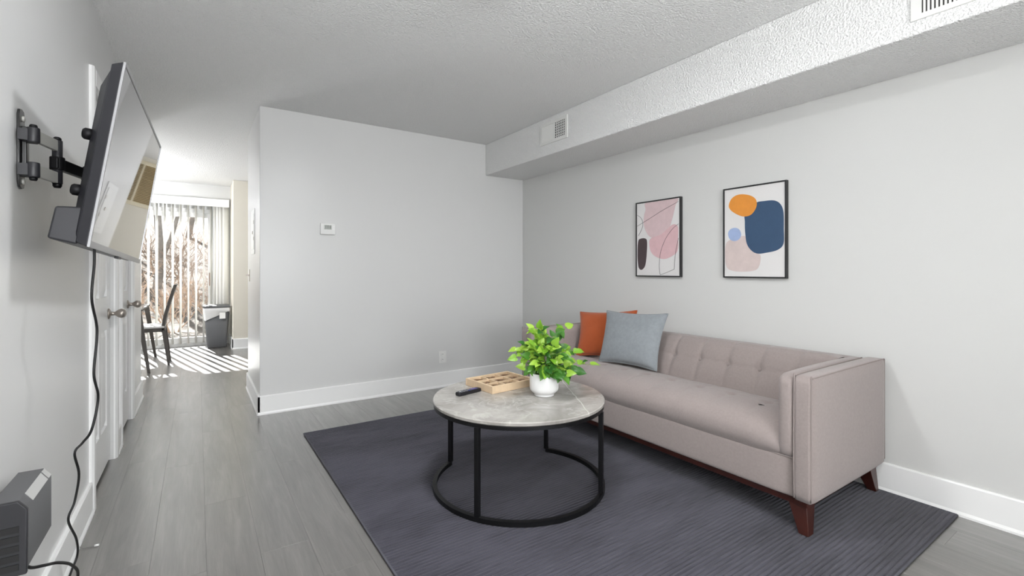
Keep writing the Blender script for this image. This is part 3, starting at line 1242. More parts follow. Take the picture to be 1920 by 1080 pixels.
def picture(label, yc, zc, w, h, shapes, lines):
    t = thing('framed_print', label, 'picture', (XR, yc, zc - h / 2), 'framed prints over the sofa')
    xf = XR - .026
    fw = .009
    mb = MB()
    for a in ((yc - w / 2, yc - w / 2 + fw, zc - h / 2, zc + h / 2), (yc + w / 2 - fw, yc + w / 2, zc - h / 2, zc + h / 2),
              (yc - w / 2 + fw, yc + w / 2 - fw, zc - h / 2, zc - h / 2 + fw), (yc - w / 2 + fw, yc + w / 2 - fw, zc + h / 2 - fw, zc + h / 2)):
        mb.box(xf, XR - .001, a[0], a[1], a[2], a[3])
    build('frame', mb, mat('black_frame', (34, 34, 35), .45), t)
    cx_ = xf + .005
    cv = build('canvas', bx(cx_, XR - .002, yc - w / 2 + fw, yc + w / 2 - fw, zc - h / 2 + fw, zc + h / 2 - fw), mat('print_paper', (226, 224, 223), .6), t)
    lim_s, lim_z = w / 2 - fw - .001, h / 2 - fw - .001
    for i, (nm, col, pts) in enumerate(shapes):
        c = smooth_curve([(p[0], p[1], 0) for p in pts], 6, True)
        x = cx_ - .0004 - .0003 * i
        poly = [(yc - max(-lim_s, min(lim_s, p.x)), zc + max(-lim_z, min(lim_z, p.y))) for p in c]
        o = build('print_shape', MB().prism(poly, 'x', x, cx_ + .0002), mat('print_' + nm, col, .65, noise=.05, nscale=20), cv)
        o['label'] = nm.replace('_', ' ') + ' painted shape'
    for i, pts in enumerate(lines):
        c = smooth_curve([(p[0], p[1], 0) for p in pts], 6)
        o = build('print_line', MB().tube([(cx_ - .0012, yc - p.x, zc + p.y) for p in c], .0012, 5), mat('print_ink', (44, 42, 44), .6), cv)


picture('framed abstract print of navy and orange shapes above the sofa', 1.605, 1.388, .406, .592,
        [('blush', (212, 196, 192), [(-0.186, -0.077), (-0.162, -0.048), (-0.095, -0.029), (-0.053, -0.028), (-0.042, -0.076), (-0.009, -0.124), (0.031, -0.143), (0.047, -0.158), (0.039, -0.215), (0.01, -0.247), (-0.08, -0.256), (-0.15, -0.247), (-0.182, -0.221), (-0.191, -0.152)]),
         ('navy', (54, 80, 110), [(-0.053, 0.122), (0.01, 0.138), (0.021, 0.18), (0.067, 0.185), (0.129, 0.181), (0.166, 0.155), (0.184, 0.105), (0.186, 0.003), (0.184, -0.086), (0.149, -0.123), (0.081, -0.138), (0.028, -0.142), (-0.012, -0.121), (-0.042, -0.076), (-0.053, -0.002), (-0.055, 0.064)]),
         ('pale_blue', (160, 178, 214), [(-0.17, -0.002), (-0.154, 0.024), (-0.122, 0.032), (-0.093, 0.019), (-0.08, -0.015), (-0.093, -0.044), (-0.126, -0.055), (-0.158, -0.04)]),
         ('orange', (228, 148, 58), [(-0.164, 0.186), (-0.142, 0.229), (-0.095, 0.247), (-0.034, 0.237), (0.01, 0.21), (0.023, 0.172), (0.01, 0.134), (-0.02, 0.105), (-0.068, 0.102), (-0.118, 0.125), (-0.154, 0.155)])], [])
picture('framed abstract print of pink shapes and thin lines near the corner', 2.351, 1.386, .420, .590,
        [('dusty_pink', (216, 192, 194), [(-0.117, 0.282), (-0.013, 0.285), (0.177, 0.289), (0.162, 0.228), (0.133, 0.13), (0.102, 0.065), (0.03, 0.018), (-0.045, 0.005), (-0.1, 0.044), (-0.132, 0.118), (-0.128, 0.189), (-0.114, 0.233)]),
         ('rose_pink', (220, 184, 188), [(-0.078, -0.028), (-0.056, 0.006), (0.03, 0.027), (0.092, 0.066), (0.143, 0.096), (0.184, 0.076), (0.186, -0.008), (0.182, -0.1), (0.133, -0.14), (0.061, -0.16), (-0.013, -0.141), (-0.062, -0.1)]),
         ('dark_brown', (78, 66, 68), [(-0.186, -0.01), (-0.157, 0.007), (-0.117, 0.005), (-0.1, -0.018), (-0.102, -0.108), (-0.117, -0.206), (-0.151, -0.241), (-0.18, -0.228), (-0.191, -0.178), (-0.194, -0.096)])],
        [[(-0.197, 0.108), (-0.067, 0.161), (0.061, 0.214), (0.19, 0.26)], [(-0.197, 0.196), (-0.163, 0.175), (-0.143, 0.141), (-0.143, 0.101), (-0.163, 0.062), (-0.186, 0.031)],
         [(0.19, 0.096), (0.143, 0.066), (0.092, 0.014), (0.056, -0.044), (0.03, -0.112), (0.019, -0.189), (0.021, -0.25), (0.028, -0.28)],
         [(0.028, -0.28), (0.082, -0.263), (0.153, -0.237)], [(0.153, -0.237), (0.158, -0.174), (0.167, -0.107), (0.19, -0.008)]])

# ------------------------------------------------------------------ things on the coffee table
# wooden nine-cell game tray
M_OAK = mat('pale_wood', (214, 188, 156), .55, noise=.10, nscale=10, stretch=(1, 12, 1))
M_OAKD = mat('tray_floor_wood', (172, 142, 112), .6, noise=.15, nscale=10, stretch=(1, 10, 1))
M_PIECE = mat('brown_wood_piece', (112, 82, 56), .5, noise=.15, nscale=20)
TW, TD, TH_ = .31, .262, .041
tcx, tcy, trot = 1.463, 2.293, R(5)


def tp(x, y, z):
    return Vector((tcx + x * math.cos(trot) - y * math.sin(trot), tcy + x * math.sin(trot) + y * math.cos(trot), TZ + z))


def tbox(x0, x1, y0, y1, z0, z1):
    return MB().hexa([tp(x0, y0, z0), tp(x1, y0, z0), tp(x1, y1, z0), tp(x0, y1, z0)], [tp(x0, y0, z1), tp(x1, y0, z1), tp(x1, y1, z1), tp(x0, y1, z1)])


t = thing('game_tray', 'pale wooden nine-cell tic tac toe tray on the coffee table', 'game tray', (tcx, tcy, TZ))
wl = .014
build('tray_floor', tbox(-TW / 2 + wl, TW / 2 - wl, -TD / 2 + wl, TD / 2 - wl, .001, .008), M_OAKD, t)
for a in ((-TW / 2, TW / 2, -TD / 2, -TD / 2 + wl), (-TW / 2, TW / 2, TD / 2 - wl, TD / 2), (-TW / 2, -TW / 2 + wl, -TD / 2 + wl, TD / 2 - wl), (TW / 2 - wl, TW / 2, -TD / 2 + wl, TD / 2 - wl)):
    build('side', tbox(*a, .0005, TH_), M_OAK, t, bevel=.0015)
for s in (-1, 1):
    build('divider', tbox(s * TW / 6 - .004, s * TW / 6 + .004, -TD / 2 + wl, TD / 2 - wl, .008, TH_ - .004), M_OAK, t)
    for c0, c1 in ((-TW / 2 + wl, -TW / 6 - .004), (-TW / 6 + .004, TW / 6 - .004), (TW / 6 + .004, TW / 2 - wl)):
        build('divider', tbox(c0, c1, s * TD / 6 - .004, s * TD / 6 + .004, .008, TH_ - .004), M_OAK, t)
rows = {-1: 'front', 0: 'middle', 1: 'back'}
cols = {-1: 'left', 0: 'centre', 1: 'right'}
for j in (-1, 0, 1):
    for i in (-1, 0, 1):
        cx0, cy0 = i * (TW / 3 - .004), j * (TD / 3 - .004)
        nought = (i + j) % 2 == 0
        c = tp(cx0, cy0, .0082)
        if nought:
            mb = MB().lathe([(.0195, 0), (.033, 0), (.034, .010), (.033, .020), (.0195, .020), (.0185, .010), (.0195, 0)], tuple(c), 24)
            o = build('game_piece', MB().add([p - c + c for p in mb.v], mb.f, True), M_PIECE, None, loc=tuple(c))
            tag(o, 'round wooden nought in the %s %s cell of the game tray' % (rows[j], cols[i]), 'game piece', 'pieces in the game tray')
        else:
            q = []
            w1, l1 = .009, .036
            a0 = trot + R(40)
            poly = []
            for k in range(4):
                a = a0 + k * math.pi / 2
                d = Vector((math.cos(a), math.sin(a)))
                n2 = Vector((-d.y, d.x))
                poly += [Vector((c.x, c.y)) + d * l1 - n2 * w1, Vector((c.x, c.y)) + d * l1 + n2 * w1, Vector((c.x, c.y)) + d * w1 + n2 * w1]
            o = build('game_piece', MB().prism([(p.x, p.y) for p in poly], 'z', c.z, c.z + .020), M_PIECE, None, loc=tuple(c))
            tag(o, 'wooden cross in the %s %s cell of the game tray' % (rows[j], cols[i]), 'game piece', 'pieces in the game tray')

# remote control
ra = Vector((1.146, 2.222, TZ))
rb = Vector((1.300, 2.255, TZ))
rd = (rb - ra).normalized()
rn_ = Vector((-rd.y, rd.x, 0))
t = thing('remote_control', 'black remote control with coloured buttons on the coffee table', 'remote', tuple((ra + rb) / 2))


def rbox(a0, a1, b0, b1, z0, z1):
    f = lambda a, b, z: ra + rd * a + rn_ * b + Vector((0, 0, z))
    return MB().hexa([f(a0, b0, z0), f(a1, b0, z0), f(a1, b1, z0), f(a0, b1, z0)], [f(a0, b0, z1), f(a1, b0, z1), f(a1, b1, z1), f(a0, b1, z1)])


build('body', rbox(0, .157, -.019, .019, .0005, .020), mat('remote_black', (24, 24, 30), .3), t, bevel=.006, seg=3)
build('touch_pad', rbox(.095, .135, -.013, .013, .0198, .0212), mat('remote_violet', (74, 66, 132), .3), t, bevel=.002)
for k in range(4):
    for j in (-1, 0, 1):
        col = ('remote_grey', (120, 120, 126)) if (k, j) not in ((0, 0), (3, -1)) else (('remote_white', (206, 206, 210)) if k == 0 else ('remote_blue', (70, 78, 150)))
        build('button', rbox(.014 + k * .019, .024 + k * .019, j * .011 - .0035, j * .011 + .0035, .0198, .0220), mat(col[0], col[1], .4), t)

# potted plant
PC = Vector((1.545, 1.985, TZ))
t = thing('potted_plant', 'leafy green pothos in a white ceramic pot on the coffee table', 'plant', tuple(PC))
M_POT = mat('white_ceramic', (238, 238, 238), .3, coat=.3)
rp = .078
build('pot', MB().lathe([(0, .0005), (.050, .0005), (.053, .002), (.053, .006), (.052, .009), (.060, .016), (.070, .025), (.0755, .032), (rp, .042), (rp, .120), (rp - .002, .123), (rp - .006, .123), (rp - .008, .118), (rp - .008, .10), (0, .10)],
                        tuple(PC), 48), M_POT, t)
build('soil', MB().lathe([(rp - .0085, .101), (rp - .0085, .106), (.03, .110), (0, .111)], tuple(PC), 24), mat('potting_soil', (58, 46, 36), .95, bump=.8, bscale=90), t)


def leaf_mat(name, c0, c1):
    m = bpy.data.materials.new(name)
    m.use_nodes = True
    h = NT(m)
    b = h.n['Principled BSDF']
    oi = h.add('ShaderNodeObjectInfo')
    tc = h.add('ShaderNodeTexCoord')
    nz = h.add('ShaderNodeTexNoise')
    nz.inputs['Scale'].default_value = 45
    h.link(tc.outputs['Object'], nz.inputs['Vector'])
    ad = h.add('ShaderNodeMath', operation='MULTIPLY_ADD')
    ad.inputs[1].default_value = .6
    ad.inputs[2].default_value = -.3
    h.link(nz.outputs['Fac'], ad.inputs[0])
    a2 = h.add('ShaderNodeMath', operation='ADD', use_clamp=True)
    h.link(ad.outputs[0], a2.inputs[0])
    h.link(oi.outputs['Random'], a2.inputs[1])
    mx = h.add('ShaderNodeMix', data_type='RGBA')
    mx.inputs['A'].default_value = lin(c0)
    mx.inputs['B'].default_value = lin(c1)
    h.link(a2.outputs[0], mx.inputs['Factor'])
    h.link(mx.outputs['Result'], b.inputs['Base Color'])
    b.inputs['Roughness'].default_value = .38
    tl = h.add('ShaderNodeBsdfTranslucent')
    h.link(mx.outputs['Result'], tl.inputs['Color'])
    ms = h.add('ShaderNodeMixShader')
    ms.inputs[0].default_value = .25
    out = h.n['Material Output']
    h.link(b.outputs[0], ms.inputs[1])
    h.link(tl.outputs[0], ms.inputs[2])
    h.link(ms.outputs[0], out.inputs[0])
    return m


M_LIME = leaf_mat('lime_leaf', (118, 168, 44), (172, 208, 82))
M_GREEN = leaf_mat('green_leaf', (44, 98, 36), (92, 146, 48))
M_STEM = mat('plant_stem', (130, 150, 66), .5)


def leaf_mesh(m):
    """pointed heart, unit length along +y, curling down at the tip, folded at the midrib; petiole joins at the origin"""
    out = [(0, 0), (.16, -.10), (.34, -.06), (.44, .10), (.44, .30), (.36, .52), (.22, .76), (.09, .92), (0, 1.06)]
    mb = MB()
    n = len(out)
    vs = []
    rows_ = []
    for (w_, y_) in out:
        row = []
        for k in (-1, -.5, 0, .5, 1):
            x_ = w_ * k
            yy_ = y_ if abs(k) == 1 or w_ == 0 else (y_ if y_ > 0 else y_ * abs(k))
            z_ = .14 * abs(x_) / .44 - .20 * yy_ * yy_ + .02 * math.sin(9 * yy_ + 3 * k)
            row.append((x_, yy_, z_))
        rows_.append(row)
    for r_ in rows_:
        vs += r_
    fs = []
    for i in range(n - 1):
        for k in range(4):
            fs.append((i * 5 + k, i * 5 + k + 1, (i + 1) * 5 + k + 1, (i + 1) * 5 + k))
    me = bpy.data.meshes.new('leaf')
    me.from_pydata(vs, [], fs)
    for p in me.polygons:
        p.use_smooth = True
    b = bmesh.new()
    b.from_mesh(me)
    bmesh.ops.remove_doubles(b, verts=b.verts, dist=1e-5)
    b.to_mesh(me)
    b.free()
    me.materials.append(m)
    return me


LM = {'l': leaf_mesh(M_LIME), 'd': leaf_mesh(M_GREEN)}
CR = Vector((math.cos(YAW), -math.sin(YAW), 0))       # across the photograph's view
CF = Vector((math.sin(YAW), math.cos(YAW), 0))        # away from it
prn = random.Random(11)
mouth = PC + Vector((0, 0, .112))


def leaf(pos, direction, size, kind, roll=0.0):
    d = direction.normalized()
    z = Vector((0, 0, 1)) - d * d.z
    # leaves face up and out towards the light of the front window
    z = (Vector((0, 0, .75)) - CF * .75 + CR * prn.uniform(-.35, .35))
    z = (z - d * z.dot(d)).normalized()
    x = d.cross(z)
    m3 = Matrix((x, d, z)).transposed().to_4x4() @ Matrix.Rotation(roll, 4, 'Y')
    o = bpy.data.objects.new('leaf', LM[kind])
    COL.objects.link(o)
    o.parent = t
    o.matrix_local = Matrix.Translation(pos - PC) @ m3 @ Matrix.Diagonal((size, size, size, 1))
    return o


def P(a, b, c):
    """offset from the pot's mouth: a across, b up, c towards the back (metres)"""
    return mouth + CR * a + Vector((0, 0, b)) + CF * c


# stems: end offset (across, up, depth), kind of leaves, number along it
stems = [((-.060, .235, .01), 'l', 6), ((-.025, .245, -.02), 'l', 6), ((-.005, .20, .03), 'l', 6), ((-.10, .16, -.02), 'l', 6), ((-.145, .13, .02), 'l', 5), ((-.135, .10, -.04), 'l', 5),
         ((.045, .15, -.03), 'l', 5), ((.03, .17, .06), 'd', 5), ((.10, .13, .05), 'd', 5), ((.12, .235, .09), 'd', 4), ((.09, .10, -.05), 'd', 5),
         ((.175, .12, .03), 'l', 4), ((.235, .055, -.02), 'l', 4), ((.16, .03, -.04), 'd', 5), ((-.09, .04, -.03), 'd', 5), ((.02, .05, -.09), 'd', 5),
         ((.085, .01, -.09), 'd', 4), ((-.03, .07, -.07), 'l', 4), ((-.02, .12, -.05), 'd', 4), ((.06, .20, .01), 'd', 3), ((-.07, .10, .06), 'd', 4), ((.14, .06, .05), 'd', 4),
         ((.0, .03, -.10), 'd', 1), ((.055, .02, -.10), 'd', 1), ((.10, .02, -.08), 'd', 1), ((.135, .03, -.06), 'd', 2), ((-.055, .16, -.05), 'l', 4), ((.0, .15, -.06), 'l', 4), ((.06, .09, -.07), 'l', 3)]
for (ea, eb, ec), kind, nl in stems:
    b0 = P(ea * .12, -.004, ec * .2)
    mid = P(ea * .42, eb * .72 + .02, ec * .5)
    end = P(ea, eb, ec)
    pts = smooth_curve([b0, mid, end], 6)
    build('stem', MB().tube(pts, [.0022 - .0012 * k / (len(pts) - 1) for k in range(len(pts))], 5), M_STEM, t)
    nl += 4
    for k in range(nl):
        f = 1.0 if k == 0 else .30 + .65 * (k / nl)
        q = pts[int(f * (len(pts) - 1))]
        out = (end - mouth)
        out.z *= .4
        side = out.normalized() * .7 + CR * prn.uniform(-1.0, 1.0) + CF * prn.uniform(-.9, .35) + Vector((0, 0, prn.uniform(-.9, .35)))
        if k == 0:
            side = out.normalized() + Vector((0, 0, prn.uniform(-.6, .3))) + CR * prn.uniform(-.3, .3)
        sz = prn.uniform(.032, .050) if kind == 'l' else prn.uniform(.036, .056)
        base = q + side.normalized() * prn.uniform(.006, .018)
        rad = Vector((base.x - PC.x, base.y - PC.y, 0))
        if base.z < mouth.z + .03 and rad.length < .098:
            base = base + rad.normalized() * (.098 - rad.length)
            side = side.normalized() + rad.normalized() * 1.2
        kd = kind
        if prn.random() < .15:
            kd = 'l' if kind == 'd' else 'd'
        # each leaf sits on a short petiole that starts on the stem
        leaf(base, side, sz, kd, prn.uniform(-.5, .5))
        build('petiole', MB().tube([q, (q + base) / 2 + Vector((0, 0, .002)), base], .0009, 4), M_STEM, t)

# ------------------------------------------------------------------ television on its wall mount
TVC = Vector((-0.202, 2.269, 1.468))
TVR = (Matrix.Rotation(R(87.7), 4, 'Z') @ Matrix.Rotation(R(8.1), 4, 'X') @ Matrix.Rotation(R(2.1), 4, 'Y'))
M_SHELL = mat('tv_shell', (42, 42, 47), .38)
M_SCREEN = bpy.data.materials.new('tv_screen')
M_SCREEN.use_nodes = True
_b = M_SCREEN.node_tree.nodes['Principled BSDF']
_b.inputs['Base Color'].default_value = lin((14, 14, 15))
_b.inputs['Roughness'].default_value = .035
_b.inputs['Specular IOR Level'].default_value = 1.0
_b.inputs['IOR'].default_value = 2.3
_b.inputs['Coat Weight'].default_value = 1.0
_b.inputs['Coat Roughness'].default_value = .02
_b.inputs['Coat IOR'].default_value = 1.8
tv = thing('television', 'large flat screen television tilted off the left wall', 'television', tuple(TVC))
ORG[tv] = Vector((0, 0, 0))
tv.matrix_world = Matrix.Translation(TVC) @ TVR
TWD, THT = .97, .558
a, b = TWD / 2, THT / 2
# local axes: x towards the far end, y into the wall, z up; the screen faces -y
fr = MB()
fr.box(-a, a, -.004, .002, -b, -b + .018).box(-a, a, -.004, .002, b - .008, b)
fr.box(-a, -a + .008, -.004, .002, -b + .018, b - .008).box(a - .008, a, -.004, .002, -b + .018, b - .008)
build('bezel', fr, mat('tv_bezel', (150, 150, 152), .3, .5), tv)
build('screen', bx(-a + .008, a - .008, -.002, .002, -b + .018, b - .008), M_SCREEN, tv)
bk = MB()
ins = .012
bk.hexa([(-a, .002, -b), (a, .002, -b), (a - ins, .030, -b + ins), (-a + ins, .030, -b + ins)],
        [(-a, .002, b), (a, .002, b), (a - ins, .030, b - ins), (-a + ins, .030, b - ins)])
build('back_cover', bk, M_SHELL, tv, bevel=.003)
build('rear_housing', MB().hexa([(-a + .02, .030, -b + .02), (a - .02, .030, -b + .02), (a - .06, .052, -b + .05), (-a + .05, .052, -b + .05)],
                                [(-a + .02, .030, b - .02), (a - .02, .030, b - .02), (a - .06, .052, b - .07), (-a + .05, .052, b - .07)]), M_SHELL, tv, bevel=.006)
build('lower_housing', MB().hexa([(-a + .03, .03, -b + .004), (a - .03, .03, -b + .004), (a - .06, .095, -b + .012), (-a + .03, .095, -b + .012)],
                                 [(-a + .03, .03, -b + .115), (a - .03, .03, -b + .115), (a - .06, .092, -b + .105), (-a + .03, .092, -b + .105)]), M_SHELL, tv, bevel=.006)
build('mount_knob', MB().lathe([(.0, .072), (.013, .072), (.017, .067), (.017, .050), (.010, .047), (.010, .03)], (-.425, 0, .055), 18, 'y'), M_BLACK, tv)
build('mount_knob', MB().lathe([(.0, .072), (.013, .072), (.017, .067), (.017, .050), (.010, .047), (.010, .03)], (-.425, 0, -.115), 18, 'y'), M_BLACK, tv)
build('bottom_sensor', bx(-.03, .03, -.003, .010, -b - .008, -b), M_SHELL, tv, bevel=.002)

# wall mount
PY, PZ0, PZ1 = 1.885, 1.374, 1.602
M_PLATE = mat('mount_steel', (70, 70, 70), .28, .9)
t = thing('tv_mount', 'black and silver articulated television mount on the left wall', 'tv mount', (XL, PY, PZ0))
pl = MB()
n = 10
poly = [(PY - .026, PZ0 + .02), (PY - .018, PZ0 + .004), (PY, PZ0), (PY + .018, PZ0 + .004), (PY + .026, PZ0 + .02), (PY + .026, PZ1 - .02), (PY + .018, PZ1 - .004), (PY, PZ1), (PY - .018, PZ1 - .004), (PY - .026, PZ1 - .02)]
build('wall_plate', MB().prism(poly, 'x', XL, XL + .006), M_PLATE, t, bevel=.0015)
build('rail', bx(XL + .006, XL + .018, PY - .013, PY + .013, PZ0 + .05, PZ1 - .05), M_PLATE, t, bevel=.003)
for z in (PZ0 + .022, PZ1 - .028):
    build('screw', MB().lathe([(.0085, .006), (.0085, .010), (.005, .012), (0, .012)], (XL, PY, z), 14, 'x'), M_SILV, t)
zu, zl = 1.524, 1.426
hinge = Vector((XL + .036, PY - .035, 0))
elbow = Vector((-.357, 1.972, 0))
tip = Vector((-.315, 2.155, 0))
for z in (zu, zl):
    build('hinge_barrel', MB().lathe([(.013, z - .021), (.014, z - .018), (.014, z + .018), (.013, z + .021)], (hinge.x, hinge.y, 0), 20), M_DARKP, t)
    build('hinge_bracket', bx(XL + .006, hinge.x, hinge.y - .010, PY + .010, z - .016, z + .016), M_DARKP, t)
    build('bolt', MB().lathe([(0, z + .030), (.007, z + .030), (.009, z + .026), (.009, z + .021)] if z > 1.5 else [(.009, z - .021), (.009, z - .026), (.007, z - .030), (0, z - .030)], (hinge.x, hinge.y, 0), 12), M_BLACK, t)
    d = (elbow - hinge).normalized()
    q = Vector((-d.y, d.x, 0)) * .006
    s, e = hinge + d * .006, elbow + d * .016
    build('arm', MB().hexa([p + Vector((0, 0, z - .017)) for p in (s - q, e - q, e + q, s + q)], [p + Vector((0, 0, z + .017)) for p in (s - q, e - q, e + q, s + q)]), M_SILV, t, bevel=.002)
build('elbow_post', MB().tube([(elbow.x, elbow.y, zl - .017), (elbow.x, elbow.y, zu + .017)], .0125, 18), M_DARKP, t)
build('bolt', MB().lathe([(.010, zu + .017), (.010, zu + .024), (.006, zu + .028), (0, zu + .028)], (elbow.x, elbow.y, 0), 12), M_BLACK, t)
build('bolt', MB().lathe([(0, zl - .030), (.008, zl - .030), (.011, zl - .024), (.011, zl - .017)], (elbow.x, elbow.y, 0), 12), M_BLACK, t)
zm = 1.470
build('elbow_collar', MB().lathe([(.017, zm - .02), (.018, zm - .017), (.018, zm + .017), (.017, zm + .02)], (elbow.x, elbow.y, 0), 20), M_BLACK, t)
d = (tip - elbow).normalized()
q = Vector((-d.y, d.x, 0)) * .010
s, e = elbow - d * .02, tip
build('extension_arm', MB().hexa([p + Vector((0, 0, zm - .018)) for p in (s - q, e - q, e + q, s + q)], [p + Vector((0, 0, zm + .018)) for p in (s - q, e - q, e + q, s + q)]), M_BLACK, t, bevel=.004)
build('swivel', MB().lathe([(.008, zm - .030), (.012, zm - .027), (.012, zm - .018), (.016, zm - .017), (.016, zm + .017), (.012, zm + .018), (.012, zm + .027), (.008, zm + .030)], (tip.x, tip.y, 0), 18), M_BLACK, t)
build('tilt_bracket', MB().box(tip.x - .004, tip.x + .050, tip.y + .012, tip.y + .05, zm - .021, zm + .021), M_SILV, t, bevel=.002)
build('mounting_plate', bx(tip.x + .046, tip.x + .052, tip.y - .06, tip.y + .16, zm - .075, zm + .06), M_BLACK, t)

# power cord from the television
cp = [(-.262, 1.903, 1.215), (-.262, 1.903, 1.16), (-0.265, 1.883, 1.057), (-0.262, 1.951, 0.952), (-0.265, 1.918, 0.824), (-0.262, 1.97, 0.738), (-0.275, 1.954, 0.643), (-0.3, 1.979, 0.599), (-0.335, 2.08, 0.54), (-0.332, 2.128, 0.452),
      (-0.345, 2.142, 0.359), (-0.358, 2.125, 0.307), (-0.355, 2.23, 0.194), (-0.362, 2.293, 0.108), (-0.372, 2.249, 0.07), (-.384, 2.10, .012), (-.388, 1.95, .0085), (-.388, 1.75, .0085)]
o = build('power_cord', MB().tube(smooth_curve(cp, 8), .0036, 8), M_RUBBER, None, loc=(-.384, 1.75, 0))
tag(o, 'black cord hanging from the television to the baseboard', 'cord')

# vented box on the wall
t = thing('network_box', 'dark grey vented electronics box mounted low on the left wall', 'electronics box', (XL, 1.66, .435))
gx0, gx1, gy0, gy1, gz0, gz1 = -.398, -.333, 1.545, 1.775, .432, .602
ch = .020
poly = [(gx0, gz0), (gx1 - ch * .4, gz0), (gx1, gz0 + ch * .4), (gx1, gz1 - ch), (gx1 - ch * .7, gz1), (gx0, gz1)]
build('body', MB().prism(poly, 'y', gy0 + .012, gy1), M_GREYP, t, bevel=.002)
poly2 = [(gx0 - .002, gz0 - .002), (gx1 + .001, gz0 - .002), (gx1 + .002, gz1 - ch), (gx1 - ch * .7, gz1 + .002), (gx0 - .002, gz1 + .002)]
build('end_cap', MB().prism(poly2, 'y', gy0, gy0 + .012), M_DARKP, t, bevel=.003)
for k in range(5):
    zz = gz0 + .012 + k * .022
    build('vent_slot', bx(gx0 + .010, gx1 - .012, gy0 - .0015, gy0 + .0005, zz, zz + .015), M_RUBBER, t)
f0 = Vector((gx1, 0, gz1 - ch))
f1 = Vector((gx1 - ch * .7, 0, gz1))
nn = Vector((ch, 0, ch * .7)).normalized() * .0012
st = MB()
for ya, yb in ((gy0 + .055, gy1 - .040), (gy1 - .030, gy1 - .006)):
    p = [f0 + Vector((0, ya, 0)), f0 + Vector((0, yb, 0)), f1 + Vector((0, yb, 0)), f1 + Vector((0, ya, 0))]
    so = build('silver_strip', MB().hexa([v - nn * .2 for v in p], [v + nn for v in p]), mat('silver_trim', (200, 200, 198), .35, .3), t)
build('wall_bracket', bx(XL + .0005, gx0, gy0 + .05, gy1 - .04, gz0 + .03, gz1 - .03), M_RUBBER, t)
# its lead and plug
cp2 = [(-.365, 1.62, .4285), (-0.352, 1.640, 0.405), (-0.345, 1.659, 0.390), (-0.33, 1.697, 0.371), (-0.315, 1.755, 0.342), (-0.31, 1.889, 0.263), (-0.315, 2.0, 0.170), (-.34, 1.98, .07), (-.375, 1.80, .016), (-.384, 1.60, .0085), (-.384, 1.3, .0085)]
o = build('network_lead', MB().tube(smooth_curve(cp2, 8), .0040, 8), M_RUBBER, None, loc=(-.38, 1.3, 0))
tag(o, 'black lead looping out from under the electronics box', 'cord')

# loose white-tipped wire on the floor
t = thing('loose_wire', 'short thin grey wire with a white tip lying by the baseboard', 'wire', (-.37, 2.57, .003))
build('wire', MB().tube(smooth_curve([(-.399, 2.574, .010), (-.385, 2.570, .004), (-.366, 2.567, .003), (-.352, 2.563, .004)], 6), .0016, 6), mat('grey_wire', (120, 118, 116), .5), t)
build('tip', MB().tube([(-.352, 2.563, .005), (-.338, 2.560, .006)], .0045, 8), M_WHITEP, t)

# ------------------------------------------------------------------ dining furniture and bin
M_CHAIR = mat('espresso_chair', (58, 52, 46), .45)
M_SEAT = mat('seat_vinyl', (196, 195, 192), .35)
t = thing('dining_chair', 'high backed dark dining chair at the glass table', 'chair', (-.46, 7.14, 0))
ya, yb = 6.95, 7.34
# seat pad, apron, swept back, legs
build('seat', pad(-.70, -.325, ya, yb, .445, .478, .003, n=6, e=.014), M_SEAT, t)
build('seat_rail', bx(-.69, -.322, ya + .01, yb - .01, .405, .446), M_CHAIR, t, bevel=.004)
bp_ = [(-.345, .40), (-.338, .48), (-.320, .60), (-.285, .74), (-.248, .88), (-.222, .965)]
bp_c = smooth_curve([(p[0], p[1], 0) for p in bp_], 4)
poly = [(p.x + .016, p.y) for p in bp_c] + [(p.x - .016, p.y) for p in reversed(bp_c)]
build('backrest', MB().prism(poly, 'y', ya + .01, yb - .01), M_CHAIR, t, bevel=.006)


def taper_leg(top, bot, w0, w1):
    s0, s1 = w0 / 2, w1 / 2
    return MB().hexa([(bot[0] - s1, bot[1] - s1, bot[2]), (bot[0] + s1, bot[1] - s1, bot[2]), (bot[0] + s1, bot[1] + s1, bot[2]), (bot[0] - s1, bot[1] + s1, bot[2])],
                     [(top[0] - s0, top[1] - s0, top[2]), (top[0] + s0, top[1] - s0, top[2]), (top[0] + s0, top[1] + s0, top[2]), (top[0] - s0, top[1] + s0, top[2])])


for yy, sy in ((ya + .025, -1), (yb - .025, 1)):
    build('leg', taper_leg((-.335, yy, .42), (-.285, yy + sy * .01, 0), .036, .022), M_CHAIR, t)
    build('leg', taper_leg((-.67, yy, .42), (-.70, yy + sy * .01, 0), .036, .022), M_CHAIR, t)

t = thing('dining_table', 'glass topped dining table with splayed dark legs', 'table', (-1.25, 7.15, 0))
gt = bx(-1.98, -.52, 6.62, 7.66, .690, .700)
build('glass_top', gt, M_GLASS, t)
rm = MB()
for a_ in ((-1.99, -.51, 6.61, 6.63), (-1.99, -.51, 7.65, 7.67), (-1.99, -1.97, 6.63, 7.65), (-.53, -.51, 6.63, 7.65)):
    rm.box(a_[0], a_[1], a_[2], a_[3], .680, .702)
build('rim', rm, M_CHAIR, t)
for x0_, x1_, y0_, y1_ in ((-.545, -.445, 6.645, 6.54), (-.545, -.455, 7.635, 7.70), (-1.955, -2.05, 6.645, 6.54), (-1.955, -2.05, 7.635, 7.70)):
    build('leg', taper_leg((x0_, y0_, .682), (x1_, y1_, 0), .052, .026), M_CHAIR, t)

t = thing('waste_bin', 'tall dark grey waste bin with a white liner beside the glass door', 'bin', (.235, 8.21, 0))
M_BIN = mat('bin_plastic', (88, 89, 91), .5)


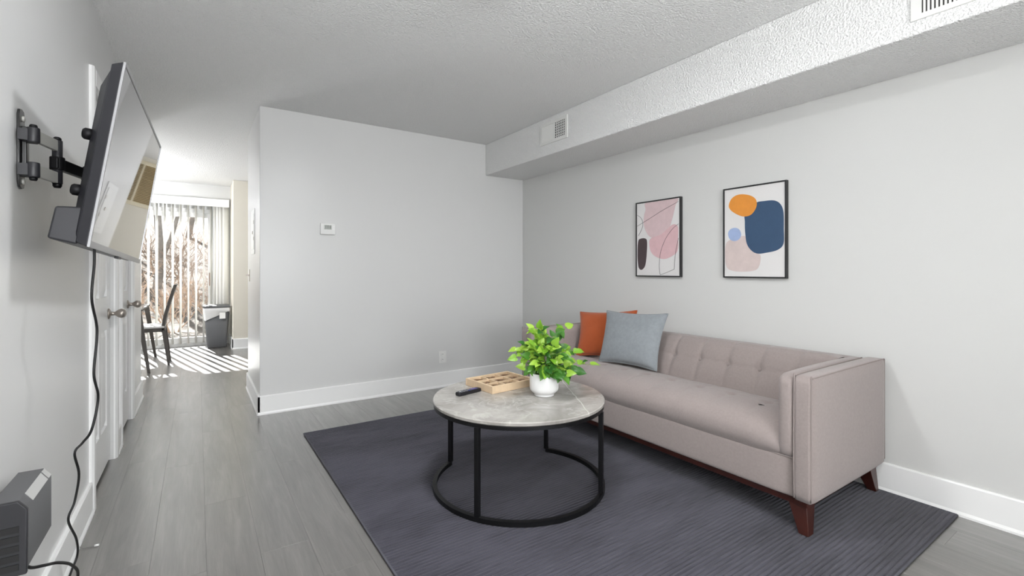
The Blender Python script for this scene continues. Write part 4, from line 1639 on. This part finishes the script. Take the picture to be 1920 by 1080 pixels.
def rrect(cx, cy, wx, wy, z, r=.03, n=5):
    out = []
    for sx, sy, a0 in ((1, 1, 0), (-1, 1, 90), (-1, -1, 180), (1, -1, 270)):
        for k in range(n):
            a = R(a0 + 90 * k / (n - 1))
            out.append(Vector((cx + sx * (wx / 2 - r) + r * math.cos(a), cy + sy * (wy / 2 - r) + r * math.sin(a), z)))
    return out


def loft(secs, cap0=True, cap1=True):
    mb = MB()
    n = len(secs[0])
    vs = [p for s in secs for p in s]
    fs = []
    for i in range(len(secs) - 1):
        for k in range(n):
            fs.append((i * n + k, i * n + (k + 1) % n, (i + 1) * n + (k + 1) % n, (i + 1) * n + k))
    mb.add(vs, fs, True)
    if cap0:
        mb.f.append(tuple(reversed(range(n))))
        mb.s.append(False)
    if cap1:
        mb.f.append(tuple((len(secs) - 1) * n + k for k in range(n)))
        mb.s.append(False)
    return mb


bcx, bcy = .238, 8.20
build('bucket', loft([rrect(bcx, bcy, .235, .20, .002), rrect(bcx, bcy, .245, .21, .02), rrect(bcx, bcy, .315, .265, .575)]), M_BIN, t)
build('lid', loft([rrect(bcx, bcy, .335, .285, .588), rrect(bcx, bcy, .345, .295, .594), rrect(bcx, bcy, .345, .295, .610), rrect(bcx, bcy, .31, .26, .625)]), M_BIN, t)
M_BAG = mat('bin_liner', (232, 232, 232), .5, trans=.0)
bag = []
brn = random.Random(4)
low = [brn.uniform(-.03, .03) for _ in range(20)]
for z, g in ((.590, .006), (.57, .012), (.53, .010), (.47, .004)):
    sec = rrect(bcx, bcy, .315 + 2 * g + (z - .575) * .12, .265 + 2 * g + (z - .575) * .1, z)
    if z == .47:
        sec = [p + Vector((0, 0, low[k] + .05 * (p.x - bcx) / .16)) for k, p in enumerate(sec)]
    elif z != .590:
        sec = [p + Vector((math.sin(k * 2.3) * .004, math.cos(k * 1.7) * .004, 0)) for k, p in enumerate(sec)]
    bag.append(sec)
build('liner', loft(bag, False, False), M_BAG, t)
build('label', bx(bcx + .03, bcx + .105, bcy - .152, bcy - .150, .43, .52), mat('paper_label', (240, 240, 238), .6), t)['label'] = 'white paper tag'
# added living room ceiling light, fills the walls evenly (above the top edge of the photograph)
FX, FY = 1.0, 1.6
t = thing('added_ceiling_light', 'added round white flush ceiling light, out of view, filling the living room', 'lamp', (FX, FY, 2.34))
build('pan', MB().lathe([(.185, 2.4395), (.185, 2.385), (.18, 2.38), (.172, 2.38), (.172, 2.4395)], (FX, FY, 0), 32), M_TRIM, t)
build('diffuser', MB().lathe([(.170, 2.39), (.14, 2.384), (.08, 2.381), (0, 2.38)], (FX, FY, 0), 32), mat('lit_diffuser', (255, 250, 244), .4, emit=((250, 252, 255), LP['ceil'])), t)

# unseen uplighter added behind the camera to brighten the ceiling
t = thing('added_uplighter', 'added tall uplighter brightening the ceiling from behind the camera', 'lamp', (UX, UY, 0))
build('base', MB().lathe([(.14, .0005), (.14, .015), (.02, .03)], (UX, UY, 0), 28), M_BLACK, t)
build('pole', MB().tube([(UX, UY, .02), (UX, UY, 1.2)], .012, 12), M_BLACK, t)
build('shade', MB().lathe([(.03, 1.2), (.10, 1.23), (.20, 1.32), (.195, 1.32), (.10, 1.237), (0, 1.22)], (UX, UY, 0), 32), M_TRIM, t)

# pendant added to brighten the dining room (out of the photograph, behind the end of the left wall)
t = thing('added_pendant', 'added white globe pendant, out of view, brightening the dining room', 'lamp', (-1.25, 7.15, 1.75))
build('canopy', MB().lathe([(.06, 2.44), (.06, 2.425), (.02, 2.415)], (-1.25, 7.15, 0), 20), M_TRIM, t)
build('cord', MB().tube([(-1.25, 7.15, 2.42), (-1.25, 7.15, 2.0)], .004, 6), M_TRIM, t)
build('globe', MB().lathe([(.02, .14), (.07, .12), (.12, .07), (.14, 0), (.12, -.07), (.07, -.12), (0, -.14)], (-1.25, 7.15, 1.88), 24), mat('lit_globe', (255, 250, 240), .4, emit=((250, 251, 255), LP['pendant'])), t)

# ------------------------------------------------------------------ outside the glass door
M_GROUND = mat('leaf_litter', (82, 75, 67), .95, noise=.35, nscale=3, bump=.6, bscale=30)
M_BARK = mat('pale_bark', (140, 134, 127), .9, noise=.25, nscale=6)
M_TWIG = mat('dry_twigs', (164, 142, 124), .9, rand=.2)
g = MB().grid(lambda u, v: (-14 + 28 * u, YF + .13 + 34 * v, -.16 + max(0, v - .10) ** 1.3 * 9.5 + .12 * mnoise.noise(Vector((u * 9, v * 12, 1)))), 30, 40)
o = build('yard', g, M_GROUND)
o['kind'] = 'structure'
o['label'] = 'leaf strewn ground rising behind the house'
o['category'] = 'ground'
struct('patio', bx(-4, 4, YF + .12, YF + 1.3, -.14, -.03), mat('concrete', (170, 168, 162), .9, noise=.1, nscale=5), 'pale concrete patio outside the glass door', 'patio')


def ground_z(y):
    v = (y - YF - .13) / 34
    return -.2 + max(0, v - .10) ** 1.3 * 9.5


def bare_tree(name, label, x, y, h, seed, m, n_trunk=1, spread=.55, depth=4, r0=.06, group=None):
    rn = random.Random(seed)
    z0 = ground_z(y)
    t = thing(name, label, 'tree' if 'tree' in name else 'shrub', (x, y, z0), group)
    trunk, twig = MB(), MB()

    def grow(p, d, l, r, lev):
        segs = 4 if lev > 1 else 3
        pts = [p]
        q = p.copy()
        dd = d.copy()
        for _ in range(segs):
            dd = (dd + Vector((rn.uniform(-1, 1), rn.uniform(-1, 1), rn.uniform(-.5, .7))) * .22).normalized()
            q = q + dd * (l / segs)
            pts.append(q)
        rs = [r * (1 - .45 * k / segs) for k in range(segs + 1)]
        (trunk if lev >= depth - 1 else twig).tube(pts, rs, 6 if lev >= depth - 1 else 3, cap=False)
        if lev == 0:
            return
        nb_ = rn.randint(3, 5)
        for k in range(nb_):
            f = rn.uniform(.35, 1.0)
            bp = pts[min(int(f * segs), segs)]
            nd = (dd + Vector((rn.uniform(-1, 1), rn.uniform(-1, 1), rn.uniform(-.3, .9))) * spread * 1.7).normalized()
            grow(bp, nd, l * rn.uniform(.5, .75), r * rn.uniform(.4, .6), lev - 1)
    for k in range(n_trunk):
        a = rn.uniform(0, 6.28)
        d = Vector((math.cos(a) * .5, math.sin(a) * .5, 1)).normalized() if n_trunk > 1 else Vector((rn.uniform(-.1, .1), rn.uniform(-.1, .1), 1)).normalized()
        grow(Vector((x, y, z0 - .03)) + Vector((math.cos(a), math.sin(a), 0)) * .05 * (n_trunk > 1), d, h * .45, r0, depth)
    build('trunk', trunk, m, t, recalc=False)
    build('branches', twig, m, t, recalc=False)


trees = [(-3.2, 17, 9, 'leftmost tall bare tree beyond the patio'), (-2.05, 21.5, 10, 'tall bare tree high on the slope at the left'), (-.95, 16.2, 9, 'bare tree seen through the middle slats of the blind'),
         (.45, 19, 9.5, 'bare tree near the right edge of the glass door'), (1.7, 23, 10, 'bare tree standing right of the glass door'), (-.35, 25, 11, 'farthest bare tree high on the middle of the slope'),
         (-3.6, 26, 11, 'farthest bare tree high on the left of the slope')]
for k, (x, y, h_, lb) in enumerate(trees):
    bare_tree('bare_tree', lb, x, y, h_, 30 + k, M_BARK, 1, .5, 4, .11, 'bare trees behind the house')
shr = [(-2.0, 12.0, 1.9, 'tangled tan shrub at the left of the glass door'), (-1.05, 13.2, 2.2, 'tangled tan shrub behind the dining chair'), (-.40, 12.0, 1.8, 'tangled tan shrub in the middle of the glass door'),
       (.30, 13.0, 2.2, 'tangled tan shrub above the waste bin'), (-1.6, 15.2, 2.8, 'taller tan shrub farther back on the left'), (-.2, 15.4, 2.9, 'taller tan shrub farther back on the right'), (1.2, 14.4, 2.5, 'tan shrub outside right of the waste bin'),
       (-.9, 17.8, 3.2, 'pale tan shrub high on the middle of the slope'), (.6, 18.2, 3.2, 'pale tan shrub high on the right of the slope'), (-2.3, 18.6, 3.2, 'pale tan shrub high on the left of the slope')]
for k, (x, y, h_, lb) in enumerate(shr):
    bare_tree('tangled_shrub', lb, x, y, h_, 60 + k, M_TWIG, 7, .75, 3, .015, 'bare shrubs behind the house')
